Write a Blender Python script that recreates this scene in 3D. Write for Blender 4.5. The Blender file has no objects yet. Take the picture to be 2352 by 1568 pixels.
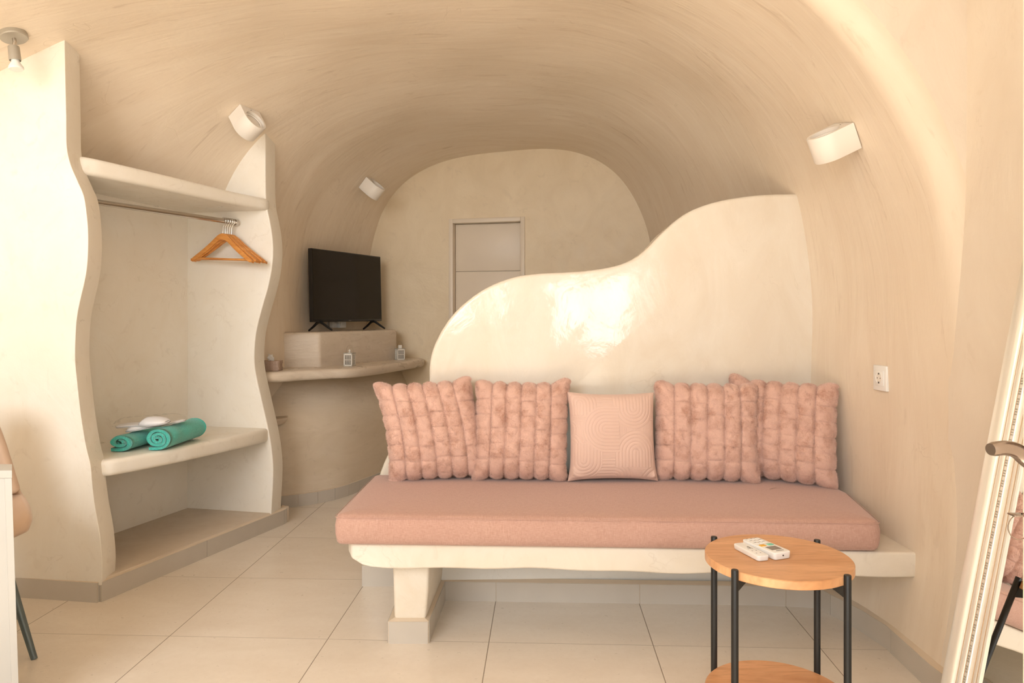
import bpy, bmesh, math, random
import numpy as np
from mathutils import Vector, Matrix
random.seed(7)
rng = np.random.default_rng(7)
C = bpy.context.scene.collection
PI = math.pi
R = math.radians

# ---------------------------------------------------------------- camera
F, VH, H = 1654.0, 723.6, 1.2025          # focal (px of a 2352 px frame), horizon row, eye height
cam_d = bpy.data.cameras.new('camera'); cam = bpy.data.objects.new('camera', cam_d); C.objects.link(cam)
cam_d.sensor_width = 36; cam_d.sensor_fit = 'HORIZONTAL'; cam_d.lens = F / 2352 * 36
cam_d.shift_y = -(784 - VH) / 2352
cam_d.clip_start = 0.05; cam_d.clip_end = 100
cam.location = (0, 0, H); cam.rotation_euler = (PI / 2, 0, 0)
bpy.context.scene.camera = cam


def P(u, v, Y):
    """world point seen at (u, v) at distance Y"""
    return Vector(((u - 1176) / F * Y, Y, H + (VH - v) / F * Y))


# ---------------------------------------------------------------- helpers
def props(o, label=None, cat=None, group=None, kind=None):
    if label: o['label'] = label
    if cat: o['category'] = cat
    if group: o['group'] = group
    if kind: o['kind'] = kind
    return o


def link(o, parent=None):
    C.objects.link(o)
    if parent is not None: o.parent = parent
    return o


def thing(name, label, cat, loc=(0, 0, 0), rot=(0, 0, 0), group=None):
    o = bpy.data.objects.new(name, None); o.empty_display_size = .05
    link(o); o.location = loc; o.rotation_euler = rot
    return props(o, label, cat, group)


def mk(name, verts, faces, mat, parent=None, smooth=True, angle=None):
    me = bpy.data.meshes.new(name)
    me.from_pydata([tuple(v) for v in verts], [], [tuple(f) for f in faces])
    me.validate(); me.update()
    if mat: me.materials.append(mat)
    if smooth: me.shade_smooth()
    if angle is not None: me.set_sharp_from_angle(angle=math.radians(angle))
    return link(bpy.data.objects.new(name, me), parent)


def fromnp(name, V, Fq, mat, parent=None, smooth=True):
    """V (n,3) array, Fq (m,k) faces of equal size"""
    me = bpy.data.meshes.new(name)
    V = np.asarray(V, dtype=np.float32); Fq = np.asarray(Fq, dtype=np.int32)
    me.vertices.add(len(V)); me.vertices.foreach_set('co', V.ravel())
    k = Fq.shape[1]
    me.loops.add(Fq.size); me.loops.foreach_set('vertex_index', Fq.ravel())
    me.polygons.add(len(Fq)); me.polygons.foreach_set('loop_start', np.arange(len(Fq), dtype=np.int32) * k)
    me.update(calc_edges=True); me.validate()
    if mat: me.materials.append(mat)
    if smooth: me.shade_smooth()
    return link(bpy.data.objects.new(name, me), parent)


def frombm(name, bm, mat, parent=None, smooth=True, angle=35):
    me = bpy.data.meshes.new(name)
    bmesh.ops.recalc_face_normals(bm, faces=bm.faces)
    bm.to_mesh(me); bm.free()
    if mat: me.materials.append(mat)
    if smooth:
        me.shade_smooth(); me.set_sharp_from_angle(angle=math.radians(angle))
    return link(bpy.data.objects.new(name, me), parent)


def bbox(bm, x0, x1, y0, y1, z0, z1, bev=0, seg=2, M=None):
    r = bmesh.ops.create_cube(bm, size=1)
    vs = r['verts']
    for v in vs:
        v.co = Vector((x0 + (v.co.x + .5) * (x1 - x0), y0 + (v.co.y + .5) * (y1 - y0), z0 + (v.co.z + .5) * (z1 - z0)))
    if bev:
        es = list({e for v in vs for e in v.link_edges})
        r = bmesh.ops.bevel(bm, geom=es, offset=bev, segments=seg, affect='EDGES', profile=.5)
        vs = list({v for f in r['faces'] for v in f.verts} | {v for v in vs if v.is_valid})
    if M is not None:
        for v in vs: v.co = M @ v.co
    return vs


def box(name, x0, x1, y0, y1, z0, z1, mat, parent=None, bev=0, seg=2, M=None):
    bm = bmesh.new(); bbox(bm, x0, x1, y0, y1, z0, z1, bev, seg, M)
    return frombm(name, bm, mat, parent)


def prism(name, bottom, top, mat, parent=None, bev=0, seg=4, angle=35):
    """bottom, top: equally long rings of points"""
    bm = bmesh.new()
    b = [bm.verts.new(p) for p in bottom]; t = [bm.verts.new(p) for p in top]
    n = len(b)
    for i in range(n):
        bm.faces.new((b[i], b[(i + 1) % n], t[(i + 1) % n], t[i]))
    bm.faces.new(b[::-1]); bm.faces.new(t)
    bmesh.ops.recalc_face_normals(bm, faces=bm.faces)
    o = frombm(name, bm, mat, parent, angle=angle)
    if bev:
        m = o.modifiers.new('bevel', 'BEVEL'); m.width = bev; m.segments = seg; m.limit_method = 'ANGLE'
        m.angle_limit = math.radians(38); m.harden_normals = False
        o.data.shade_smooth()
        o.data.set_sharp_from_angle(angle=math.radians(180))
    return o


def tube(bm, pts, r, n=10, caps=True, rfun=None):
    pts = [Vector(p) for p in pts]; rings = []
    up = None
    for i, p in enumerate(pts):
        if i == 0: d = pts[1] - p
        elif i == len(pts) - 1: d = p - pts[i - 1]
        else: d = (pts[i + 1] - pts[i - 1])
        d.normalize()
        if up is None:
            up = Vector((0, 0, 1)) if abs(d.z) < .9 else Vector((1, 0, 0))
        a = d.cross(up); a.normalize(); b = a.cross(d); b.normalize(); up = b
        rr = r if rfun is None else rfun(i / (len(pts) - 1))
        rings.append([bm.verts.new(p + (a * math.cos(t) + b * math.sin(t)) * rr) for t in [2 * PI * k / n for k in range(n)]])
    for i in range(len(rings) - 1):
        for k in range(n):
            bm.faces.new((rings[i][k], rings[i][(k + 1) % n], rings[i + 1][(k + 1) % n], rings[i + 1][k]))
    if caps:
        bm.faces.new(rings[0][::-1]); bm.faces.new(rings[-1])


def tubeobj(name, pts, r, mat, parent=None, n=10, rfun=None, cyc=False):
    bm = bmesh.new(); tube(bm, pts, r, n, rfun=rfun)
    return frombm(name, bm, mat, parent, angle=50)


def lathe(name, prof, mat, parent=None, n=40, M=None, angle=35):
    bm = bmesh.new(); rings = []
    for r, z in prof:
        rings.append([bm.verts.new((r * math.cos(2 * PI * k / n), r * math.sin(2 * PI * k / n), z)) for k in range(n)] if r > 1e-6 else [bm.verts.new((0, 0, z))])
    for a, b in zip(rings[:-1], rings[1:]):
        for k in range(n):
            q = [a[k % len(a)], a[(k + 1) % len(a)], b[(k + 1) % len(b)], b[k % len(b)]]
            q = list(dict.fromkeys(q))
            if len(q) > 2: bm.faces.new(q)
    if M is not None:
        for v in bm.verts: v.co = M @ v.co
    return frombm(name, bm, mat, parent, angle=angle)


def smooth_curve(pts, n):
    """Catmull-Rom through pts, n samples"""
    p = np.array([tuple(q) for q in pts], float)
    p = np.vstack([2 * p[0] - p[1], p, 2 * p[-1] - p[-2]])
    d = np.concatenate([[0], np.cumsum(np.linalg.norm(np.diff(p[1:-1], axis=0), axis=1))]); d /= d[-1]
    out = []
    for t in np.linspace(0, 1, n):
        i = min(np.searchsorted(d, t, side='right') - 1, len(d) - 2)
        f = (t - d[i]) / (d[i + 1] - d[i])
        a, b, c, e = p[i], p[i + 1], p[i + 2], p[i + 3]
        out.append(.5 * ((2 * b) + (c - a) * f + (2 * a - 5 * b + 4 * c - e) * f * f + (3 * b - a - 3 * c + e) * f ** 3))
    return np.array(out)


# ---------------------------------------------------------------- materials
def lin(c):
    return tuple(((x / 255) / 12.92 if x / 255 <= .04045 else ((x / 255 + .055) / 1.055) ** 2.4) for x in c) + (1,)


class N:
    def __init__(s, name):
        s.m = bpy.data.materials.new(name); s.m.use_nodes = True
        s.t = s.m.node_tree; s.b = s.t.nodes['Principled BSDF']
        s.tc = s.t.nodes.new('ShaderNodeTexCoord')

    def n(s, kind, ins=None, **kw):
        x = s.t.nodes.new('ShaderNode' + kind)
        for k, v in kw.items(): setattr(x, k, v)
        for k, v in (ins or {}).items(): s.put(x.inputs[k], v)
        return x

    def put(s, sock, v):
        if isinstance(v, bpy.types.NodeSocket): s.t.links.new(v, sock)
        elif isinstance(v, bpy.types.Node): s.t.links.new(v.outputs[0], sock)
        else: sock.default_value = v

    def math(s, op, a, b=0.0, c=0.0, clamp=False):
        x = s.n('Math', {0: a, 1: b, 2: c}, operation=op); x.use_clamp = clamp
        return x.outputs[0]

    def mapping(s, vec, scale=(1, 1, 1), rot=(0, 0, 0), loc=(0, 0, 0)):
        return s.n('Mapping', {'Vector': vec, 'Scale': scale, 'Rotation': rot, 'Location': loc}).outputs[0]

    def noise(s, vec, scale, detail=3, rough=.5, dist=0, out=0):
        x = s.n('TexNoise', {'Vector': vec, 'Scale': scale, 'Detail': detail, 'Roughness': rough, 'Distortion': dist})
        return x.outputs[out]

    def ramp(s, f, lo, hi, a=0.0, b=1.0):
        return s.n('MapRange', {'Value': f, 'From Min': lo, 'From Max': hi, 'To Min': a, 'To Max': b}).outputs[0]

    def mix(s, f, a, b):
        x = s.n('Mix', data_type='RGBA'); s.put(x.inputs[0], f); s.put(x.inputs[6], a); s.put(x.inputs[7], b)
        return x.outputs[2]

    def bump(s, h, strength, dist, normal=None):
        i = {'Height': h, 'Strength': strength, 'Distance': dist}
        if normal is not None: i['Normal'] = normal
        return s.n('Bump', i).outputs[0]

    def set(s, **kw):
        for k, v in kw.items(): s.put(s.b.inputs[k.replace('_', ' ')], v)
        return s.m


def simple(name, col, rough=.5, metal=0, coat=0, spec=.5, bump=0, bscale=200, var=.06):
    k = N(name); v = k.tc.outputs['Object']
    nz = k.noise(v, 9, 4)
    c2 = tuple(max(0, x * (1 - var)) for x in col[:3]) + (1,)
    k.set(Base_Color=k.mix(nz, col, c2), Roughness=rough, Metallic=metal, Coat_Weight=coat, Specular_IOR_Level=spec)
    if bump: k.put(k.b.inputs['Normal'], k.bump(k.noise(v, bscale, 3), bump, .002))
    return k.m


def plaster(name, strokes='none', c1=(.845, .775, .665, 1), c2=(.77, .68, .55, 1), dark=(.52, .42, .31, 1), rough=.38, bump=1.0, streak=.55, spec=.36):
    k = N(name); v = k.tc.outputs['Object']
    if strokes == 'uv': sv = k.mapping(k.tc.outputs['UV'], (.8, 5.0, 1))
    elif strokes == 'vert': sv = k.mapping(v, (3.0, 3.0, 1.5))
    elif strokes == 'horiz': sv = k.mapping(v, (1.8, 1.8, 5.5))
    else: sv = k.mapping(v, (2.4, 2.4, 2.0))
    st = k.noise(sv, 1.6, 7, .62, 1.1)
    big = k.noise(v, 1.7, 4, .5, .6)
    base = k.mix(k.ramp(st, .35, .68), c1, c2)
    base = k.mix(k.ramp(big, .35, .7, 0, .55), base, c2)
    # thin trowel scratches
    r1 = k.noise(k.mapping(v, (1, 1, 1), (0, .4, .3)), 2.6, 4, .55, 1.6)
    ln = k.ramp(k.math('ABSOLUTE', k.math('SUBTRACT', r1, .5)), .0, .007, 1, 0)
    msk = k.ramp(k.noise(v, 3.2, 2), .56, .66)
    ln = k.math('MULTIPLY', ln, msk)
    fine = k.noise(sv, 5.5, 4, .6, .9)
    spots = k.math('MULTIPLY', k.ramp(fine, .60, .78), streak)
    base = k.mix(spots, base, dark)
    base = k.mix(k.math('MULTIPLY', ln, .22), base, dark)
    hgt = k.math('ADD', k.math('MULTIPLY', st, .7), k.math('MULTIPLY', fine, .16))
    hgt = k.math('ADD', hgt, k.math('MULTIPLY', big, 1.6))
    hgt = k.math('SUBTRACT', hgt, k.math('MULTIPLY', ln, .07))
    nrm = k.bump(hgt, .55 * bump, .012)
    nrm = k.bump(k.noise(v, 90, 3), .06 * bump, .003, nrm)
    rr = k.ramp(fine, .3, .7, rough - .07, rough + .12)
    return k.set(Base_Color=base, Roughness=rr, Normal=nrm, Specular_IOR_Level=spec)


M_vault = plaster('vault_plaster', 'uv', c1=(.85, .74, .60, 1), c2=(.785, .66, .515, 1), dark=(.52, .39, .27, 1), rough=.46, streak=.5, bump=.68)
M_wall = plaster('wall_plaster', 'vert', c1=(.84, .755, .64, 1), c2=(.79, .69, .57, 1), rough=.4, streak=.22, bump=.8)
M_wallr = plaster('wall_plaster_arch', 'uv', c1=(.85, .74, .60, 1), c2=(.785, .66, .515, 1), dark=(.52, .39, .27, 1), rough=.46, streak=.3, bump=.5)
M_part = plaster('partition_plaster', 'vert', c1=(.80, .735, .63, 1), c2=(.745, .66, .54, 1), rough=.20, streak=.12, bump=.6, spec=.2)
M_closet = plaster('closet_plaster', 'none', c1=(.88, .83, .74, 1), c2=(.84, .775, .665, 1), rough=.33, streak=.22, bump=.6)
M_back = plaster('back_wall_plaster', 'none', c1=(.81, .68, .485, 1), c2=(.745, .61, .42, 1), rough=.42, streak=.25)
M_slab = plaster('bench_plaster', 'none', rough=.45, streak=.25, bump=.6)
M_whitewall = plaster('whitewash', 'none', c1=(.86, .85, .81, 1), c2=(.82, .80, .75, 1), dark=(.6, .55, .48, 1), rough=.5, streak=.2, bump=.5)
k = N.__new__(N); k.m = M_part; k.t = M_part.node_tree; k.b = k.t.nodes['Principled BSDF']; k.tc = k.t.nodes.new('ShaderNodeTexCoord')
k.set(Coat_Weight=.8, Coat_Roughness=.06, Coat_Normal=k.bump(k.noise(k.tc.outputs['Object'], 9, 5, .6, .8), .28, .006))
M_belly = plaster('alcove_plaster', 'horiz', c1=(.77, .66, .52, 1), c2=(.70, .585, .44, 1), rough=.42, streak=.45)
M_shelf = plaster('shelf_plaster', 'horiz', c1=(.72, .62, .50, 1), c2=(.62, .51, .39, 1), rough=.3, streak=.5)


def mat_floor():
    k = N('floor_tiles'); v = k.tc.outputs['Object']
    sx = k.n('SeparateXYZ', {0: v})
    T = .6; g = .0032
    def cell(o):
        f = k.math('FRACT', k.math('DIVIDE', o, T))
        d = k.math('MINIMUM', f, k.math('SUBTRACT', 1.0, f))
        return k.ramp(d, g / T * .35, g / T * .6, 1, 0), k.math('FLOOR', k.math('DIVIDE', o, T))
    gx, ix = cell(sx.outputs[0]); gy, iy = cell(sx.outputs[1])
    gr = k.math('MAXIMUM', gx, k.math('MULTIPLY', gy, .6))
    cmb = k.n('CombineXYZ', {0: ix, 1: iy, 2: 0.0})
    wn = k.n('TexWhiteNoise', {'Vector': cmb.outputs[0]}, noise_dimensions='3D')
    off = k.n('VectorMath', {0: v, 1: wn.outputs['Color']}, operation='ADD')
    cloud = k.noise(k.mapping(off, (1.3, 3, 1)), 2.2, 6, .55, .4)
    fine = k.noise(v, 38, 5, .7)
    base = k.mix(k.ramp(cloud, .3, .72), (.87, .79, .685, 1), (.80, .71, .60, 1))
    base = k.mix(k.ramp(fine, .35, .8, 0, .22), base, (.64, .54, .43, 1))
    base = k.mix(k.math('MULTIPLY', wn.outputs['Value'], .12), base, (.55, .46, .36, 1))
    base = k.mix(gr, base, (.33, .265, .20, 1))
    nrm = k.bump(k.math('SUBTRACT', k.math('MULTIPLY', cloud, .12), gr), .5, .0015)
    return k.set(Base_Color=base, Roughness=k.math('ADD', k.ramp(fine, .3, .7, .26, .36), k.math('MULTIPLY', gr, .4)), Normal=nrm, Specular_IOR_Level=.45)


M_floor = mat_floor()
M_skirt = simple('skirting_tile', (.60, .545, .47, 1), .35, var=.12)
M_grout = simple('skirting_mortar', (.72, .60, .46, 1), .8)


def mat_linen():
    k = N('pink_linen'); v = k.tc.outputs['Object']
    a = k.noise(k.mapping(v, (60, 900, 900)), 1, 3, .6)
    b = k.noise(k.mapping(v, (900, 60, 60)), 1, 3, .6)
    w = k.math('MULTIPLY', k.math('ADD', a, b), .5)
    big = k.noise(v, 3, 3)
    base = k.mix(k.ramp(w, .38, .62), (.44, .255, .195, 1), (.59, .375, .30, 1))
    base = k.mix(k.ramp(big, .3, .7, 0, .25), base, (.55, .31, .25, 1))
    return k.set(Base_Color=base, Roughness=.85, Normal=k.bump(w, .35, .0012, k.bump(big, .3, .01)), Specular_IOR_Level=.2, Sheen_Weight=.25)


M_linen = mat_linen()


def mat_fur(name, deep):
    k = N(name); v = k.tc.outputs['Object']
    nz = k.noise(v, 21, 5, .6); n2 = k.noise(v, 160, 2)
    base = k.mix(k.ramp(nz, .46, .68), (.75, .51, .415, 1), (.50, .28, .20, 1))
    base = k.mix(k.ramp(n2, .4, .7, 0, .4), base, (.86, .60, .50, 1))
    if deep: base = k.mix(.3, base, (.55, .28, .20, 1))
    return k.set(Base_Color=base, Roughness=.8, Specular_IOR_Level=.15, Sheen_Weight=.5, Sheen_Roughness=.5)


M_fur = mat_fur('pink_fur', False)
M_furskin = mat_fur('pink_fur_skin', True)


def mat_wood(name, c1, c2, scale, rot=0):
    k = N(name); v = k.tc.outputs['Object']
    m = k.mapping(v, scale, (0, 0, rot))
    a = k.noise(m, 3.0, 6, .62, .7); b = k.noise(m, 14, 3, .6)
    base = k.mix(k.ramp(a, .34, .66), c1, c2)
    base = k.mix(k.ramp(b, .5, .7, 0, .35), base, tuple(x * .72 for x in c2[:3]) + (1,))
    return k.set(Base_Color=base, Roughness=.36, Normal=k.bump(b, .08, .001), Specular_IOR_Level=.4)


M_table = mat_wood('oak_laminate', (.76, .42, .21, 1), (.56, .27, .115, 1), (1.2, 8, 2), .45)
M_hang = mat_wood('hanger_wood', (.74, .33, .085, 1), (.60, .22, .045, 1), (2, 12, 12))
M_black = simple('black_metal', (.018, .017, .015, 1), .42, metal=.3)
M_chrome = simple('brushed_chrome', (.62, .58, .53, 1), .24, metal=1)
M_nickel = simple('satin_nickel', (.36, .30, .26, 1), .22, metal=1)
M_lampgrey = simple('grey_lamp_paint', (.44, .40, .33, 1), .4, metal=.2)
M_white = simple('white_plastic', (.86, .84, .80, 1), .35, var=.02)
M_lamp = simple('white_gypsum', (.86, .80, .72, 1), .5, var=.03)
M_lam = simple('white_laminate', (.50, .485, .45, 1), .4, var=.02)
M_doorp = simple('door_paint', (.78, .67, .53, 1), .4, var=.04)
M_frontdoor = simple('front_door_paint', (.90, .80, .68, 1), .4, var=.03)
M_dark = simple('dark_print', (.10, .085, .07, 1), .5)
M_tvframe = simple('tv_black_plastic', (.012, .011, .010, 1), .3)
k = N('tv_screen'); M_screen = k.set(Base_Color=(.016, .012, .007, 1), Roughness=.12, Specular_IOR_Level=.28)
M_bulb = simple('frosted_bulb', (.86, .86, .82, 1), .2, var=.02)
M_velvet = simple('beige_velvet', (.66, .47, .33, 1), .75, var=.15)
M_velvet.node_tree.nodes['Principled BSDF'].inputs['Sheen Weight'].default_value = .4
M_leg = simple('grey_blue_metal', (.15, .19, .20, 1), .4, metal=.4)
M_teal = None


def mat_towel():
    k = N('teal_terry'); v = k.tc.outputs['Object']
    a = k.noise(v, 260, 4, .7); b = k.noise(v, 22, 3)
    base = k.mix(k.ramp(a, .35, .65), (.03, .36, .30, 1), (.13, .66, .55, 1))
    base = k.mix(k.ramp(b, .35, .7, 0, .4), base, (.10, .50, .42, 1))
    return k.set(Base_Color=base, Roughness=.95, Normal=k.bump(a, .9, .003), Specular_IOR_Level=.1, Sheen_Weight=.4)


M_teal = mat_towel()
M_slip = simple('white_slipper_cloth', (.84, .82, .82, 1), .7, bump=.3, bscale=300, var=.05)
M_sole = simple('grey_slipper_trim', (.42, .40, .40, 1), .7)
k = N('clear_film'); M_film = k.set(Base_Color=(1, 1, 1, 1), Roughness=.08, Transmission_Weight=1.0, IOR=1.05, Alpha=.16)
M_greycush = simple('pale_grey_cloth', (.60, .63, .58, 1), .8, bump=.3, bscale=400)
k = N('peach_satin'); _v = k.tc.outputs['Object']
_n = k.noise(_v, 5, 3)
M_peach = k.set(Base_Color=k.mix(k.ramp(_n, .3, .7), (.70, .495, .41, 1), (.655, .45, .365, 1)), Roughness=.55, Specular_IOR_Level=.35, Sheen_Weight=.3,
                Normal=k.bump(k.noise(_v, 700, 2), .15, .001))
k = N('silvered_frame'); _v = k.tc.outputs['Object']
_n = k.noise(k.mapping(_v, (30, 30, 2)), 1, 4)
M_frame = k.set(Base_Color=k.mix(k.ramp(_n, .35, .65), (.95, .92, .86, 1), (.88, .83, .74, 1)), Roughness=.3, Metallic=.45)
M_gold = simple('frame_gilt_line', (.55, .36, .20, 1), .45, metal=.4)
k = N('mirror_glass'); M_mirror = k.set(Base_Color=(.93, .94, .93, 1), Metallic=1.0, Roughness=.01)
M_wicker = None
k = N('woven_strip'); _v = k.tc.outputs['Object']
M_wicker = k.set(Base_Color=k.mix(k.noise(_v, 60, 3), (.50, .36, .28, 1), (.36, .25, .19, 1)), Roughness=.8)
M_lantern = simple('cream_tin', (.80, .74, .64, 1), .45, var=.05)
M_lantdark = simple('lantern_inside', (.10, .075, .05, 1), .8)
M_yellow = simple('yellow_button', (.80, .42, .03, 1), .5)
M_green = simple('green_button', (.20, .62, .42, 1), .5)
M_lcd = simple('remote_display', (.22, .19, .16, 1), .2)

# ================================================================ ROOM SHELL
# vault sections:   Y,   left x, right x, crown, n left, n right, spring z right
TAB = np.array([
    (2.30, -3.35, 1.400, 2.560, 2.20, 2.00, 1.14),
    (2.70, -3.30, 1.380, 2.565, 2.20, 2.12, 1.16),
    (3.10, -3.10, 1.355, 2.575, 2.20, 2.25, 1.20),
    (3.60, -2.30, 1.285, 2.575, 2.35, 2.40, 1.20),
    (4.03, -1.86, 1.215, 2.560, 2.45, 2.55, 1.20),
    (4.30, -1.60, 1.175, 2.540, 2.60, 2.65, 1.20),
    (4.60, -1.46, 1.130, 2.515, 2.70, 2.75, 1.20),
    (4.90, -1.42, 1.083, 2.490, 2.80, 2.85, 1.20),
    (5.30, -1.31, 1.020, 2.455, 2.90, 2.95, 1.20),
    (5.75, -1.165, .950, 2.430, 2.95, 2.95, 1.20),
    (6.30, -1.00, .880, 2.410, 2.95, 2.95, 1.20)])
YS = np.concatenate([2.30 + 0 * np.arange(0), np.linspace(2.30, 6.30, 101)])
cols = []
fine = np.linspace(2.30 - .6, 6.3 + .6, 520)
for c in range(1, 7):
    t = np.interp(fine, TAB[:, 0], TAB[:, c])
    ker = np.exp(-.5 * (np.linspace(-3, 3, 33)) ** 2); ker /= ker.sum()
    t = np.convolve(np.pad(t, 16, mode='edge'), ker, 'valid')
    cols.append(np.interp(YS, fine, t))
XL, XR, CR, NL, NR, ZR = cols
NW, NA = 16, 88          # rows of the upright wall, steps round the arch


def base_inset(y): return float(np.interp(y, [2.3, 2.6, 2.76, 2.9, 3.0], [.052, .026, .045, .085, .10]))


def section(i):
    y = YS[i]; xl, xr, cr, nl, nr, zr = XL[i], XR[i], CR[i], NL[i], NR[i], ZR[i]
    zl = 1.2; pts = []
    for k in range(NW): pts.append((xl, zl * k / NW))
    for k in range(NA + 1):
        ph = PI - PI * k / NA
        c, s = math.cos(ph), math.sin(ph)
        if c < 0: x = -abs(c) ** (2 / nl) * (-xl); z = zl + (cr - zl) * abs(s) ** (2 / nl)
        else: x = abs(c) ** (2 / nr) * xr; z = zr + (cr - zr) * abs(s) ** (2 / nr)
        pts.append((x, z))
    for k in range(NW):
        z = zr * (1 - (k + 1) / NW)
        ins = base_inset(y) * max(0, 1 - z / .42) ** 1.4
        pts.append((xr - ins, z))
    # resample the arch part evenly so superellipse corners stay smooth
    a = np.array(pts); arc = a[NW:NW + NA + 1]
    d = np.concatenate([[0], np.cumsum(np.linalg.norm(np.diff(arc, axis=0), axis=1))])
    s_ = np.linspace(0, d[-1], NA + 1)
    a[NW:NW + NA + 1, 0] = np.interp(s_, d, arc[:, 0]); a[NW:NW + NA + 1, 1] = np.interp(s_, d, arc[:, 1])
    return a


SEC = np.array([section(i) for i in range(len(YS))])       # (rows, pts, 2)
rows = [np.column_stack([SEC[i][:, 0], np.full(len(SEC[i]), YS[i]), SEC[i][:, 1]]) for i in range(len(YS))]
# rounded front rim of the vault (turns outward into the wall above the arch)
s0 = SEC[0]; tg = np.gradient(s0, axis=0); nrm0 = np.column_stack([tg[:, 1], -tg[:, 0]]); nrm0 /= np.linalg.norm(nrm0, axis=1)[:, None]
cen = np.array([0, 1.1]); sg = np.sign(((s0 - cen) * nrm0).sum(1)); nrm0 *= sg[:, None]
rim = []; RR = .08
for a in np.linspace(PI / 2, 0, 8)[:-1]:
    q = s0 + nrm0 * RR * (1 - math.cos(a))
    rim.append(np.column_stack([q[:, 0], np.full(len(q), 2.30 - RR * math.sin(a)), q[:, 1]]))
GRID = np.array(rim + rows)
NRW, NPT = GRID.shape[:2]
# gentle hand-made unevenness
Xg, Yg, Zg = GRID[..., 0], GRID[..., 1], GRID[..., 2]
wob = .007 * np.sin(3.1 * Yg + 2.2 * Zg + 1.3 * Xg) + .006 * np.sin(5.3 * Yg - 3.7 * Xg + 1) + .004 * np.sin(9 * Zg + 4 * Yg) + .004 * np.sin(8.3 * Xg + 6.1 * Yg)
du = np.gradient(GRID, axis=0); dv = np.gradient(GRID, axis=1)
NG = np.cross(du, dv); NG /= np.linalg.norm(NG, axis=2)[..., None] + 1e-9
inw = np.stack([-Xg, 0 * Xg, 1.0 - Zg], -1); NG *= np.sign((NG * inw).sum(2))[..., None] + 0
GRID = GRID + NG * (wob * np.clip((Zg - .15) / .4, 0, 1))[..., None]
du = np.gradient(GRID, axis=0); dv = np.gradient(GRID, axis=1)
NG = np.cross(du, dv); NG /= np.linalg.norm(NG, axis=2)[..., None] + 1e-9
NG *= np.sign((NG * inw).sum(2))[..., None]
arcl = np.concatenate([[0], np.cumsum(np.linalg.norm(np.diff(SEC[40], axis=0), axis=1))])


def shell(name, j0, j1, mat, keep=None):
    idx = {}; V = []; NN = []; UV = []; Fc = []
    def vid(i, j):
        if (i, j) not in idx:
            idx[(i, j)] = len(V); V.append(GRID[i, j]); NN.append(NG[i, j]); UV.append((arcl[j], GRID[i, j, 1]))
        return idx[(i, j)]
    for i in range(NRW - 1):
        for j in range(j0, j1):
            if keep and not keep(GRID[i, j], GRID[i + 1, j + 1]): continue
            Fc.append((vid(i, j), vid(i + 1, j), vid(i + 1, j + 1), vid(i, j + 1)))
    o = mk(name, V, Fc, mat)
    me = o.data
    uvl = me.uv_layers.new(name='arch')
    for l in me.loops: uvl.data[l.index].uv = UV[l.vertex_index]
    me.normals_split_custom_set_from_vertices([tuple(n) for n in NN])
    return o


JL, JR = NW, NW + NA
keepL = lambda a, b: not (a[1] < 4.2 and a[0] < -1.3 and a[2] < 1.84 and a[1] < 4.2) or a[1] < 3.02
props(shell('ceiling', JL, JR, M_vault, keepL), kind='structure')
props(shell('wall_left', 0, JL, M_vault, lambda a, b: a[1] > 4.20), kind='structure')
props(shell('wall_right', JR, NPT - 1, M_wallr), kind='structure')


def surf(u, v, ymin, ymax, side=0):
    """point and normal of the vault seen at (u, v)"""
    G = GRID[8:]; Ng = NG[8:]
    uu = 1176 + F * G[..., 0] / G[..., 1]; vv = VH - F * (G[..., 2] - H) / G[..., 1]
    d = (uu - u) ** 2 + (vv - v) ** 2
    d[(G[..., 1] < ymin) | (G[..., 1] > ymax)] = 1e12
    i, j = np.unravel_index(np.argmin(d), d.shape)
    # refine by stepping along the ray
    n = Ng[i, j]; p0 = G[i, j]; r = np.array([(u - 1176) / F, 1, (VH - v) / F]); o = np.array([0, 0, H])
    t = np.dot(n, p0 - o) / np.dot(n, r)
    return Vector(o + r * t), Vector(n)


# wall above and beside the front arch (faces the entrance)
lun_in = GRID[0]
V = []; Fc = []
for j in range(JL - 4, JR + 1):
    x, y, z = lun_in[j]
    dx, dz = x - 0.0, z - 1.14
    s = 1e9
    if dx > 0: s = min(s, (1.44 - 0) / dx)
    if dx < 0: s = min(s, (-3.55) / dx)
    if dz > 0: s = min(s, (3.2 - 1.14) / dz)
    s = max(s, 1.0)
    V += [(x, y, z), (0 + dx * s, 2.22, 1.14 + dz * s)]
for a in range(len(V) // 2 - 1):
    Fc.append((2 * a, 2 * a + 2, 2 * a + 3, 2 * a + 1))
props(mk('wall_arch', V, Fc, M_wall), kind='structure')

# near right wall, left wall, front wall with door and window openings, flat ceiling over the entrance
nz = 30
V = []; Fc = []
ys = np.linspace(.25, 2.31, 24)
for i, y in enumerate(ys):
    for kz in range(nz + 1):
        z = 3.12 * kz / nz
        V.append((1.400 - .052 * max(0, 1 - z / .42) ** 1.4, y, z))
for i in range(len(ys) - 1):
    for kz in range(nz):
        a = i * (nz + 1) + kz; Fc.append((a, a + nz + 1, a + nz + 2, a + 1))
props(mk('wall_right_entrance', V, Fc, M_wall), kind='structure')
props(box('wall_left_entrance', -3.6, -3.5, .0, 3.3, 0, 3.2, M_wall), kind='structure')
props(box('ceiling_entrance', -3.6, 1.5, .0, 2.4, 3.1, 3.2, M_wall), kind='structure')
bm = bmesh.new()
for r in [(-3.6, -3.2, 0, 3.2), (-3.2, -.62, 0, .45), (-3.2, -.62, 2.95, 3.2), (-.62, -.40, 0, 3.2), (-.40, 1.0, 2.3, 3.2), (1.0, 1.5, 0, 3.2)]:
    bbox(bm, r[0], r[1], .04, .26, r[2], r[3])
props(frombm('wall_front', bm, M_wall), kind='structure')
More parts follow.
